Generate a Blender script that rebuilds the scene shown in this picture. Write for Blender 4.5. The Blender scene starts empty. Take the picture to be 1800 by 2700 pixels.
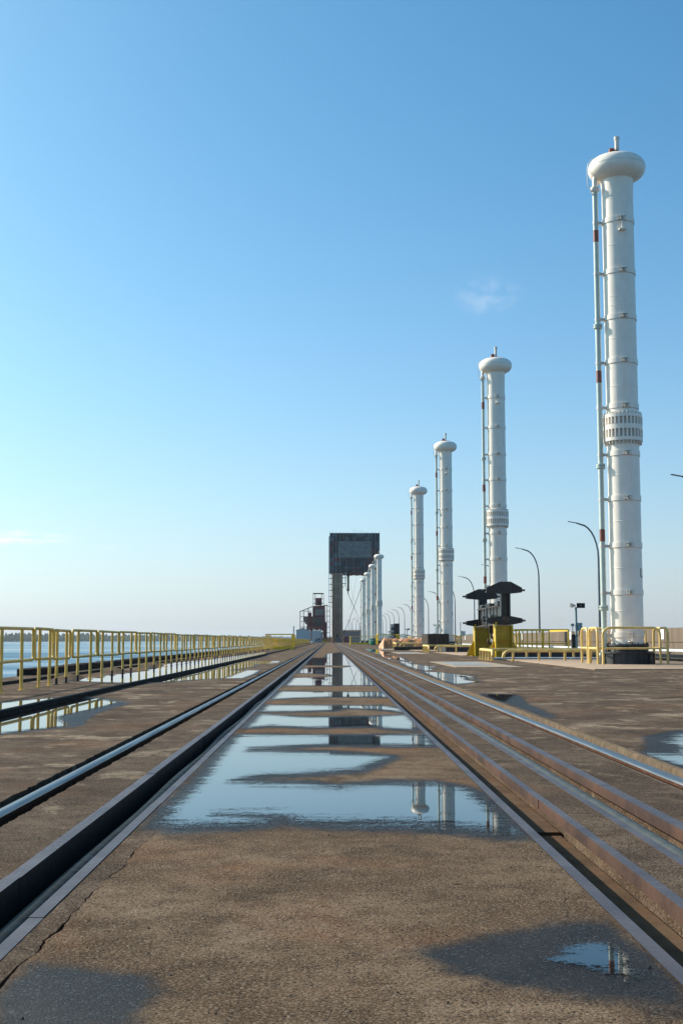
import bpy, math, random
import numpy as np
from mathutils import Vector, noise as mnoise
random.seed(7); rng = np.random.default_rng(7)
scene = bpy.context.scene
COL = scene.collection
R = math.radians

# ------------------------------------------------------------------ camera
cam_d = bpy.data.cameras.new('camera'); cam = bpy.data.objects.new('camera', cam_d); COL.objects.link(cam)
cam_d.sensor_width = 36.0; cam_d.sensor_fit = 'AUTO'; cam_d.lens = 36.0*3278/2700
cam_d.clip_start = 0.05; cam_d.clip_end = 40000
cam.location = (0, 0, 0.89)
cam.rotation_euler = (R(90+5.887), 0, R(-0.574))
scene.camera = cam

# ------------------------------------------------------------------ light
SUN_EL, SUN_AZ = 30.0, 62.0            # azimuth measured from +Y towards -X
sd_ = Vector((-math.sin(R(SUN_AZ))*math.cos(R(SUN_EL)), math.cos(R(SUN_AZ))*math.cos(R(SUN_EL)), math.sin(R(SUN_EL))))
sun_l = bpy.data.lights.new('sun', 'SUN'); sun_l.energy = 5.0; sun_l.angle = R(0.53); sun_l.color = (1.0, 0.91, 0.78)
sun = bpy.data.objects.new('sun', sun_l); COL.objects.link(sun)
sun.rotation_euler = sd_.to_track_quat('Z', 'Y').to_euler()
world = bpy.data.worlds.new('World'); scene.world = world; world.use_nodes = True
wn = world.node_tree; wn.nodes.clear()
def N(nt, t, **kw):
    n = nt.nodes.new(t)
    for k, v in kw.items(): setattr(n, k, v)
    return n
def wire(nt, a, b): nt.links.new(a, b)
sky = N(wn, 'ShaderNodeTexSky', sky_type='NISHITA', sun_disc=False)
sky.sun_elevation = R(SUN_EL); sky.sun_rotation = R(-SUN_AZ); sky.altitude = 200
sky.air_density = 0.7; sky.dust_density = 2.0; sky.ozone_density = 2.2
def wmix(f, a, b, mode='MIX'):
    n = N(wn, 'ShaderNodeMix', data_type='RGBA', blend_type=mode, clamp_factor=False)
    for s_, v in ((0, f), (6, a), (7, b)):
        if isinstance(v, float): n.inputs[s_].default_value = v
        elif isinstance(v, tuple): n.inputs[s_].default_value = v
        else: wire(wn, v, n.inputs[s_])
    return n.outputs[2]
tc = N(wn, 'ShaderNodeTexCoord')
wb = wmix(1.0, sky.outputs[0], (0.77, 1.0, 0.94, 1), 'MULTIPLY')                     # white balance
bw = N(wn, 'ShaderNodeRGBToBW'); wire(wn, wb, bw.inputs[0])
sat = wmix(1.48, bw.outputs[0], wb)                                                  # saturation of the whole sky
pw = N(wn, 'ShaderNodeMath', operation='POWER'); wire(wn, bw.outputs[0], pw.inputs[0]); pw.inputs[1].default_value = 0.42
pale = wmix(1.0, pw.outputs[0], (2.28, 2.40, 2.62, 1), 'MULTIPLY')
sz = N(wn, 'ShaderNodeSeparateXYZ'); wire(wn, tc.outputs['Generated'], sz.inputs[0])
zc_ = N(wn, 'ShaderNodeMath', operation='MAXIMUM'); wire(wn, sz.outputs[2], zc_.inputs[0]); zc_.inputs[1].default_value = 0.0
zm_ = N(wn, 'ShaderNodeMath', operation='MULTIPLY'); wire(wn, zc_.outputs[0], zm_.inputs[0]); zm_.inputs[1].default_value = -1/0.15
ze_ = N(wn, 'ShaderNodeMath', operation='EXPONENT'); wire(wn, zm_.outputs[0], ze_.inputs[0])
zf_ = N(wn, 'ShaderNodeMath', operation='MULTIPLY'); wire(wn, ze_.outputs[0], zf_.inputs[0]); zf_.inputs[1].default_value = 0.92
hazy = wmix(zf_.outputs[0], sat, pale)                                               # the pale band all round the horizon
# thin clouds: a small wisp high on the right, faint streaks low on the left, others drifting elsewhere
def cloud(prev, c, sx, sz, nscale, lo, hi, strength):
    sub = N(wn, 'ShaderNodeVectorMath', operation='SUBTRACT'); sub.inputs[1].default_value = c
    wire(wn, tc.outputs['Generated'], sub.inputs[0])
    mul = N(wn, 'ShaderNodeVectorMath', operation='MULTIPLY'); mul.inputs[1].default_value = (1/sx, 1/sx*0.3, 1/sz)
    wire(wn, sub.outputs[0], mul.inputs[0])
    ln = N(wn, 'ShaderNodeVectorMath', operation='LENGTH'); wire(wn, mul.outputs[0], ln.inputs[0])
    fall = N(wn, 'ShaderNodeMapRange', interpolation_type='SMOOTHSTEP'); fall.inputs[1].default_value = 1.0; fall.inputs[2].default_value = 0.15
    wire(wn, ln.outputs['Value'], fall.inputs[0])
    nz = N(wn, 'ShaderNodeTexNoise'); nz.inputs['Scale'].default_value = nscale; nz.inputs['Detail'].default_value = 5; nz.inputs['Distortion'].default_value = 0.4
    wire(wn, mul.outputs[0], nz.inputs['Vector'])
    mr = N(wn, 'ShaderNodeMapRange', interpolation_type='SMOOTHSTEP'); mr.inputs[1].default_value = lo; mr.inputs[2].default_value = hi
    wire(wn, nz.outputs[0], mr.inputs[0])
    m = N(wn, 'ShaderNodeMath', operation='MULTIPLY'); wire(wn, fall.outputs[0], m.inputs[0]); wire(wn, mr.outputs[0], m.inputs[1])
    m2 = N(wn, 'ShaderNodeMath', operation='MULTIPLY'); wire(wn, m.outputs[0], m2.inputs[0]); m2.inputs[1].default_value = strength
    mx = N(wn, 'ShaderNodeMix', data_type='RGBA'); wire(wn, m2.outputs[0], mx.inputs[0]); wire(wn, prev, mx.inputs[6])
    mx.inputs[7].default_value = CLOUDC
    return mx.outputs[2]
CLOUDC = (5.6, 5.7, 5.9, 1)
def cdir(az, el): return (math.sin(R(az))*math.cos(R(el)), math.cos(R(az))*math.cos(R(el)), math.sin(R(el)))
csky = cloud(hazy, cdir(7.4, 15.7), 0.034, 0.020, 1.6, 0.35, 0.80, 0.27)
csky = cloud(csky, cdir(-14.4, 4.55), 0.060, 0.0085, 1.8, 0.36, 0.66, 0.85)
csky = cloud(csky, cdir(-9.6, 4.3), 0.055, 0.005, 2.2, 0.50, 0.8, 0.35)
csky = cloud(csky, cdir(-60, 9), 0.12, 0.02, 1.8, 0.42, 0.75, 0.5)
csky = cloud(csky, cdir(70, 12), 0.12, 0.03, 1.8, 0.42, 0.75, 0.45)
bg = N(wn, 'ShaderNodeBackground'); bg.inputs['Strength'].default_value = 0.147
wo = N(wn, 'ShaderNodeOutputWorld'); wire(wn, csky, bg.inputs[0]); wire(wn, bg.outputs[0], wo.inputs[0])
vs = scene.view_settings; vs.view_transform = 'Standard'; vs.look = 'None'; vs.exposure = 0.35; vs.gamma = 1.0; vs.use_curve_mapping = False
scene.cycles.max_bounces = 8; scene.cycles.transparent_max_bounces = 12; scene.cycles.volume_bounces = 0
scene.cycles.caustics_reflective = False; scene.cycles.caustics_refractive = False

# ------------------------------------------------------------------ materials
def newmat(name):
    m = bpy.data.materials.new(name); m.use_nodes = True; nt = m.node_tree
    b = nt.nodes['Principled BSDF']; return m, nt, b
def noise_node(nt, vec, scale, detail=4, rough=0.55, dist=0.0):
    n = N(nt, 'ShaderNodeTexNoise'); n.inputs['Scale'].default_value = scale; n.inputs['Detail'].default_value = detail
    n.inputs['Roughness'].default_value = rough; n.inputs['Distortion'].default_value = dist
    wire(nt, vec, n.inputs['Vector']); return n.outputs[0]
def ramp(nt, v, a, b, lo=0.0, hi=1.0, smooth=True):
    n = N(nt, 'ShaderNodeMapRange', interpolation_type='SMOOTHSTEP' if smooth else 'LINEAR')
    n.inputs[1].default_value = a; n.inputs[2].default_value = b; n.inputs[3].default_value = lo; n.inputs[4].default_value = hi
    wire(nt, v, n.inputs[0]); return n.outputs[0]
def mixc(nt, f, a, b, mode='MIX'):
    n = N(nt, 'ShaderNodeMix', data_type='RGBA', blend_type=mode)
    for s, v in ((0, f), (6, a), (7, b)):
        if isinstance(v, (int, float)): n.inputs[s].default_value = v
        elif isinstance(v, tuple): n.inputs[s].default_value = (*v, 1)
        else: wire(nt, v, n.inputs[s])
    return n.outputs[2]
def math_(nt, op, a, b):
    n = N(nt, 'ShaderNodeMath', operation=op)
    for s, v in ((0, a), (1, b)):
        if isinstance(v, (int, float)): n.inputs[s].default_value = v
        else: wire(nt, v, n.inputs[s])
    return n.outputs[0]
def bump(nt, b, h, strength, dist):
    n = N(nt, 'ShaderNodeBump'); n.inputs['Strength'].default_value = strength; n.inputs['Distance'].default_value = dist
    wire(nt, h, n.inputs['Height']); wire(nt, n.outputs[0], b.inputs['Normal']); return n
def posn(nt, sc=(1, 1, 1)):
    g = N(nt, 'ShaderNodeNewGeometry'); m = N(nt, 'ShaderNodeVectorMath', operation='MULTIPLY'); m.inputs[1].default_value = sc
    wire(nt, g.outputs['Position'], m.inputs[0]); return m.outputs[0]
MATS = {}
def paint(name, col, rough=0.5, metal=0.0, var=0.18, scale=3.0, dirt=None, dirt_amt=0.35, rust=None, rust_lo=0.62, bmp=0.0, streak=True, spec=0.5):
    m, nt, b = newmat(name)
    p = posn(nt); ps = posn(nt, (4, 4, 0.35)) if streak else posn(nt, (2, 2, 2))
    n1 = noise_node(nt, p, scale, 5)
    dark = tuple(c*(1-var) for c in col); lite = tuple(min(1, c*(1+var*0.6)) for c in col)
    c = mixc(nt, ramp(nt, n1, 0.3, 0.7), dark, lite)
    if dirt:
        n2 = noise_node(nt, ps, 1.6, 5, 0.6)
        c = mixc(nt, ramp(nt, n2, 0.48, 0.78, 0, dirt_amt), c, dirt)
    if rust:
        n3 = noise_node(nt, ps, 3.1, 7, 0.68)
        c = mixc(nt, ramp(nt, n3, rust_lo, rust_lo+0.08), c, rust)
    wire(nt, c, b.inputs['Base Color'])
    n4 = noise_node(nt, p, scale*5, 3)
    wire(nt, ramp(nt, n4, 0.3, 0.7, max(0.03, rough-0.1), min(1, rough+0.12)), b.inputs['Roughness'])
    b.inputs['Metallic'].default_value = metal; b.inputs['Specular IOR Level'].default_value = spec
    if bmp: bump(nt, b, noise_node(nt, p, 60, 4), 0.5, bmp)
    MATS[name] = m; return m
paint('white_paint', (0.93, 0.835, 0.725), 0.42, dirt=(0.60, 0.53, 0.44), dirt_amt=0.22, var=0.04, rust=(0.42, 0.29, 0.19), rust_lo=0.72, bmp=0.001)
paint('white_dirty', (0.68, 0.65, 0.59), 0.5, dirt=(0.35, 0.25, 0.16), dirt_amt=0.6, var=0.1, rust=(0.22, 0.09, 0.035), rust_lo=0.66)
paint('green_paint', (0.55, 0.62, 0.55), 0.42, dirt=(0.34, 0.36, 0.30), dirt_amt=0.3, var=0.08)
paint('red_band', (0.24, 0.075, 0.05), 0.5, dirt=(0.3, 0.17, 0.12), var=0.15)
paint('yellow_old', (0.88, 0.54, 0.10), 0.5, dirt=(0.42, 0.29, 0.12), dirt_amt=0.5, var=0.18, rust=(0.16, 0.065, 0.03), rust_lo=0.66)
paint('yellow_pale', (0.82, 0.56, 0.18), 0.5, dirt=(0.30, 0.23, 0.11), dirt_amt=0.6, var=0.2, rust=(0.18, 0.075, 0.03), rust_lo=0.68)
paint('yellow_fresh', (0.84, 0.56, 0.012), 0.42, dirt=(0.34, 0.23, 0.03), dirt_amt=0.45, var=0.12)
paint('yellow_stand', (0.56, 0.37, 0.008), 0.45, dirt=(0.26, 0.17, 0.02), dirt_amt=0.5, var=0.15, rust=(0.12, 0.05, 0.02), rust_lo=0.7)
paint('post_foot', (0.055, 0.03, 0.026), 0.7, var=0.3)
paint('black_paint', (0.014, 0.015, 0.018), 0.42, dirt=(0.06, 0.055, 0.05), dirt_amt=0.3, var=0.3)
paint('black_base', (0.022, 0.026, 0.032), 0.5, dirt=(0.09, 0.085, 0.08), dirt_amt=0.4, var=0.3)
paint('grey_steel', (0.30, 0.31, 0.32), 0.4, metal=0.6, var=0.2)
paint('lamp_steel', (0.19, 0.21, 0.22), 0.45, metal=0.3, var=0.15)
paint('rusty_box', (0.30, 0.085, 0.035), 0.7, var=0.3, dirt=(0.12, 0.05, 0.03))
paint('hook_steel', (0.075, 0.05, 0.038), 0.5, metal=0.4, var=0.35)
paint('cable_black', (0.012, 0.012, 0.012), 0.5)
paint('teal_box', (0.24, 0.36, 0.36), 0.5, var=0.1, dirt=(0.2, 0.24, 0.22))
paint('green_drum', (0.012, 0.19, 0.095), 0.4, var=0.15, dirt=(0.03, 0.13, 0.08))
paint('blue_lid', (0.10, 0.22, 0.27), 0.5)
paint('sign_white', (0.78, 0.78, 0.76), 0.6, var=0.06)
paint('dark_rock', (0.055, 0.047, 0.041), 0.9, var=0.35, scale=5, dirt=(0.10, 0.075, 0.055), dirt_amt=0.6, bmp=0.01, spec=0.08)
paint('red_oxide', (0.20, 0.050, 0.045), 0.65, var=0.3, scale=0.6, dirt=(0.24, 0.08, 0.05))
paint('oxide_frame', (0.20, 0.115, 0.085), 0.6, var=0.35, scale=0.5, dirt=(0.17, 0.10, 0.07))
paint('clad_dark', (0.060, 0.060, 0.062), 0.6, var=0.3, scale=0.5, dirt=(0.07, 0.05, 0.05))
paint('clad_mid', (0.11, 0.132, 0.14), 0.6, var=0.25, scale=0.5, dirt=(0.06, 0.06, 0.065))
paint('clad_red', (0.17, 0.045, 0.045), 0.6, var=0.3, scale=0.5, dirt=(0.05, 0.035, 0.04))
paint('clad_lite', (0.30, 0.29, 0.265), 0.6, var=0.22, scale=0.7, dirt=(0.09, 0.10, 0.105), dirt_amt=0.7)
paint('leg_brown', (0.50, 0.33, 0.205), 0.75, var=0.2, scale=0.4, dirt=(0.09, 0.06, 0.045), dirt_amt=0.7)
paint('shed_white', (0.46, 0.48, 0.49), 0.6, var=0.08, dirt=(0.36, 0.36, 0.35))
paint('shed_grey', (0.25, 0.26, 0.275), 0.65, var=0.1)
paint('window_dark', (0.06, 0.08, 0.085), 0.2, var=0.2)
paint('pale_pipe', (0.62, 0.66, 0.66), 0.45, var=0.12, dirt=(0.4, 0.36, 0.3))
paint('lip_concrete', (0.135, 0.098, 0.066), 0.9, var=0.3, scale=14, bmp=0.006, streak=False, spec=0.08)
paint('gravel_grey', (0.17, 0.16, 0.15), 0.9, var=0.4, scale=40, bmp=0.012, streak=False, spec=0.08)
paint('sand', (0.13, 0.09, 0.055), 0.95, var=0.3, scale=12, bmp=0.01, streak=False, spec=0.08)
paint('kerb_dark', (0.045, 0.033, 0.03), 0.9, var=0.4, scale=3, dirt=(0.10, 0.05, 0.04), bmp=0.008, spec=0.08)
paint('pad_concrete', (0.35, 0.26, 0.19), 0.85, var=0.14, scale=1.2, dirt=(0.32, 0.21, 0.14), dirt_amt=0.6, bmp=0.003, streak=False, spec=0.08)
paint('hatch_concrete', (0.38, 0.30, 0.23), 0.85, var=0.16, scale=1.5, dirt=(0.34, 0.2, 0.12), dirt_amt=0.7, bmp=0.003, streak=False, spec=0.08)
paint('hatch_blue', (0.30, 0.31, 0.31), 0.8, var=0.25, scale=4, streak=False, spec=0.08)
paint('trench_floor', (0.125, 0.08, 0.05), 0.9, var=0.28, scale=5, dirt=(0.21, 0.085, 0.03), dirt_amt=0.4, bmp=0.003, streak=False, spec=0.08)
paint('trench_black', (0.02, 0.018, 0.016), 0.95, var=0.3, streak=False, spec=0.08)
paint('hose_dark', (0.022, 0.027, 0.026), 0.6, var=0.25, dirt=(0.08, 0.08, 0.07), spec=0.10)
paint('hose_grey', (0.055, 0.065, 0.062), 0.6, var=0.3, scale=8, dirt=(0.11, 0.10, 0.08), spec=0.3)

def steel_edge_mat(name, rusty):
    m, nt, b = newmat(name); p = posn(nt)
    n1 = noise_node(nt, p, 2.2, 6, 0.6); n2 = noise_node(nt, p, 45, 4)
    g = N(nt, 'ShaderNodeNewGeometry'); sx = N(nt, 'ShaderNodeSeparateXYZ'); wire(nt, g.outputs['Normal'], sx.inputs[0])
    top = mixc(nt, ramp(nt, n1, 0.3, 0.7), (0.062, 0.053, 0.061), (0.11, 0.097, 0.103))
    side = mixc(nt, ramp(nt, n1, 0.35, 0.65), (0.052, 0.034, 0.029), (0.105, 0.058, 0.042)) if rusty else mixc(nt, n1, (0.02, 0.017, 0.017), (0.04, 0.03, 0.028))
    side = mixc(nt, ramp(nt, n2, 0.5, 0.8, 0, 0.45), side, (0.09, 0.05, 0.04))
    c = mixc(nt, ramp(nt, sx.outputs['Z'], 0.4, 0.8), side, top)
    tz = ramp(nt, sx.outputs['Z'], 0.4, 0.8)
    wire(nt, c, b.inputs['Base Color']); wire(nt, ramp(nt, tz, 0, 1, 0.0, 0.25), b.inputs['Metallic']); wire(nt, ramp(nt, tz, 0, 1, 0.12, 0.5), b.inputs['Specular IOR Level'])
    wire(nt, ramp(nt, n2, 0.3, 0.7, 0.46, 0.66), b.inputs['Roughness']); bump(nt, b, n2, 0.25, 0.002)
    MATS[name] = m
steel_edge_mat('edge_rust', True); steel_edge_mat('edge_dark', False)
def rail_head_mat():
    m, nt, b = newmat('rail_polished'); p = posn(nt, (60, 1.2, 60))
    n1 = noise_node(nt, p, 1.0, 4)
    wire(nt, mixc(nt, n1, (0.11, 0.11, 0.115), (0.23, 0.23, 0.23)), b.inputs['Base Color'])
    b.inputs['Metallic'].default_value = 0.9; wire(nt, ramp(nt, n1, 0.3, 0.7, 0.28, 0.5), b.inputs['Roughness']); MATS['rail_polished'] = m
rail_head_mat()
paint('rail_rust', (0.10, 0.05, 0.032), 0.75, var=0.35, scale=6, dirt=(0.17, 0.07, 0.04), streak=False, spec=0.08)
paint('rail_dark', (0.030, 0.025, 0.022), 0.7, var=0.35, scale=6, streak=False, spec=0.08)

def ground_mat(name, c1, c2, bleach, red, grain, blo=0.56):
    m, nt, b = newmat(name); p = posn(nt)
    big = noise_node(nt, p, 0.9, 6, 0.62); mid = noise_node(nt, p, 6.0, 6, 0.65); fine = noise_node(nt, p, 120, 4, 0.72); tiny = noise_node(nt, p, 380, 2, 0.6)
    vor = N(nt, 'ShaderNodeTexVoronoi'); vor.inputs['Scale'].default_value = 140; wire(nt, p, vor.inputs['Vector'])
    c = mixc(nt, ramp(nt, big, 0.36, 0.62), tuple(x*0.85 for x in c1), c2)
    c = mixc(nt, ramp(nt, mid, 0.42, 0.66, 0.0, 0.75), c, tuple(x*0.62 for x in c1))
    sta = noise_node(nt, posn(nt, (1.0, 0.8, 1)), 1.9, 6, 0.66, 0.6)
    c = mixc(nt, ramp(nt, sta, 0.50, 0.66, 0, 0.72), c, tuple(x*0.42 for x in c1))
    rb = noise_node(nt, p, 0.75, 5, 0.6, 0.3)
    c = mixc(nt, ramp(nt, rb, 0.50, 0.70, 0, red), c, (0.225, 0.105, 0.048))
    bl = noise_node(nt, posn(nt, (0.9, 0.75, 1)), 1.3, 8, 0.74, 0.25)
    c = mixc(nt, ramp(nt, bl, blo, blo+0.10, 0, bleach), c, (0.33, 0.25, 0.175))
    # aggregate: single stones pale or dark
    st = math_(nt, 'ADD', math_(nt, 'MULTIPLY', fine, 0.65), math_(nt, 'MULTIPLY', tiny, 0.35))
    c = mixc(nt, ramp(nt, st, 0.50, 0.66, 0.0, grain), c, tuple(min(1, x*2.3) for x in c2))
    c = mixc(nt, ramp(nt, st, 0.49, 0.36, 0.0, min(1, grain*1.3)), c, (0.020, 0.014, 0.011))
    vc = N(nt, 'ShaderNodeSeparateColor'); wire(nt, vor.outputs['Color'], vc.inputs[0])
    c = mixc(nt, ramp(nt, vc.outputs[0], 0.82, 0.95, 0, 0.5*grain), c, (0.34, 0.27, 0.20))
    c = mixc(nt, ramp(nt, vc.outputs[1], 0.80, 0.95, 0, 0.9*grain), c, (0.022, 0.018, 0.016))
    spots = noise_node(nt, p, 14, 2, 0.5)
    c = mixc(nt, ramp(nt, spots, 0.72, 0.75, 0, 0.8), c, (0.02, 0.016, 0.014))
    at = N(nt, 'ShaderNodeAttribute', attribute_name='wet')
    wv = math_(nt, 'ADD', at.outputs['Fac'], math_(nt, 'MULTIPLY', math_(nt, 'SUBTRACT', st, 0.5), 0.9))
    wv = math_(nt, 'ADD', wv, math_(nt, 'MULTIPLY', math_(nt, 'SUBTRACT', mid, 0.5), 0.8))
    w = ramp(nt, wv, 0.10, 0.85)
    wc = mixc(nt, 1.0, c, (0.15, 0.165, 0.20), 'MULTIPLY')
    c = mixc(nt, w, c, wc)
    wire(nt, c, b.inputs['Base Color'])
    rw = ramp(nt, w, 0, 1, 0.95, 0.50, False)
    gl = math_(nt, 'MULTIPLY', w, ramp(nt, vc.outputs[2], 0.90, 0.95))
    rn = N(nt, 'ShaderNodeMix', data_type='FLOAT'); wire(nt, gl, rn.inputs[0]); wire(nt, rw, rn.inputs[2]); rn.inputs[3].default_value = 0.10; wire(nt, rn.outputs[0], b.inputs['Roughness'])
    wire(nt, ramp(nt, w, 0, 1, 0.04, 0.13, False), b.inputs['Specular IOR Level'])
    h = math_(nt, 'ADD', st, math_(nt, 'MULTIPLY', vor.outputs['Distance'], -0.35))
    bump(nt, b, h, 0.8, 0.006)
    MATS[name] = m
ground_mat('ground_middle', (0.120, 0.076, 0.047), (0.205, 0.140, 0.090), 0.45, 0.8, 0.8)
ground_mat('ground_deck', (0.090, 0.061, 0.043), (0.165, 0.117, 0.083), 0.95, 0.35, 0.55, 0.53)
ground_mat('ground_strip', (0.084, 0.058, 0.041), (0.145, 0.103, 0.073), 0.7, 0.25, 0.75, 0.54)

def puddle_mat():
    m, nt, b = newmat('puddle_water'); p = posn(nt)
    at = N(nt, 'ShaderNodeAttribute', attribute_name='sd')
    a = math_(nt, 'MULTIPLY', math_(nt, 'SUBTRACT', noise_node(nt, posn(nt, (0.9, 4.0, 1)), 1.6, 5, 0.62), 0.5), 0.20)
    bb = math_(nt, 'MULTIPLY', math_(nt, 'SUBTRACT', noise_node(nt, p, 20, 4, 0.65), 0.5), 0.10)
    cc = math_(nt, 'MULTIPLY', math_(nt, 'SUBTRACT', noise_node(nt, p, 105, 3, 0.7), 0.5), 0.27)
    s = math_(nt, 'ADD', math_(nt, 'ADD', at.outputs['Fac'], a), math_(nt, 'ADD', bb, cc))
    mask = ramp(nt, s, -0.02, 0.035)
    b.inputs['Base Color'].default_value = (0.012, 0.012, 0.012, 1); b.inputs['Roughness'].default_value = 0.015; b.inputs['IOR'].default_value = 1.40
    b.inputs['Specular Tint'].default_value = (0.80, 0.94, 1.0, 1)
    tr = N(nt, 'ShaderNodeBsdfTransparent'); mx = N(nt, 'ShaderNodeMixShader')
    wire(nt, mask, mx.inputs[0]); wire(nt, tr.outputs[0], mx.inputs[1]); wire(nt, b.outputs[0], mx.inputs[2])
    wire(nt, mx.outputs[0], nt.nodes['Material Output'].inputs['Surface']); MATS['puddle_water'] = m
puddle_mat()
def lake_mat():
    m, nt, b = newmat('lake_water'); p = posn(nt)
    b.inputs['Base Color'].default_value = (0.035, 0.10, 0.145, 1); b.inputs['IOR'].default_value = 1.33
    st = noise_node(nt, posn(nt, (0.004, 0.014, 1)), 1.0, 5, 0.6, 0.3)
    wire(nt, ramp(nt, st, 0.40, 0.60, 0.36, 0.10), b.inputs['Roughness'])
    h = noise_node(nt, posn(nt, (0.9, 1.6, 1)), 1.2, 5, 0.6)
    bump(nt, b, h, 0.35, 0.25); MATS['lake_water'] = m
lake_mat()
def wall_mat():
    m, nt, b = newmat('wall_concrete'); p = posn(nt)
    n1 = noise_node(nt, posn(nt, (3, 7, 0.35)), 1.0, 6, 0.7); n2 = noise_node(nt, p, 0.7, 5); n3 = noise_node(nt, p, 30, 4)
    c = mixc(nt, ramp(nt, n1, 0.3, 0.7), (0.09, 0.07, 0.055), (0.22, 0.17, 0.13))
    c = mixc(nt, ramp(nt, n2, 0.4, 0.75, 0, 0.6), c, (0.14, 0.115, 0.095))
    c = mixc(nt, ramp(nt, n3, 0.4, 0.8, 0, 0.3), c, (0.27, 0.215, 0.165))
    wire(nt, c, b.inputs['Base Color']); b.inputs['Roughness'].default_value = 0.9; b.inputs['Specular IOR Level'].default_value = 0.08; bump(nt, b, n1, 0.5, 0.015); MATS['wall_concrete'] = m
wall_mat()
def tarp_mat():
    m, nt, b = newmat('tarp_orange'); p = posn(nt)
    n1 = noise_node(nt, p, 1.6, 6, 0.6)
    wire(nt, mixc(nt, ramp(nt, n1, 0.3, 0.7), (0.42, 0.15, 0.05), (0.66, 0.30, 0.12)), b.inputs['Base Color'])
    b.inputs['Roughness'].default_value = 0.55; bump(nt, b, noise_node(nt, p, 4, 4), 0.6, 0.08); MATS['tarp_orange'] = m
tarp_mat()
def forest_mat():
    m, nt, b = newmat('forest_green'); p = posn(nt)
    n1 = noise_node(nt, p, 0.05, 5)
    wire(nt, mixc(nt, ramp(nt, n1, 0.3, 0.7), (0.02, 0.038, 0.016), (0.06, 0.085, 0.03)), b.inputs['Base Color'])
    b.inputs['Roughness'].default_value = 0.95; b.inputs['Specular IOR Level'].default_value = 0.1; MATS['forest_green'] = m
forest_mat()
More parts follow.
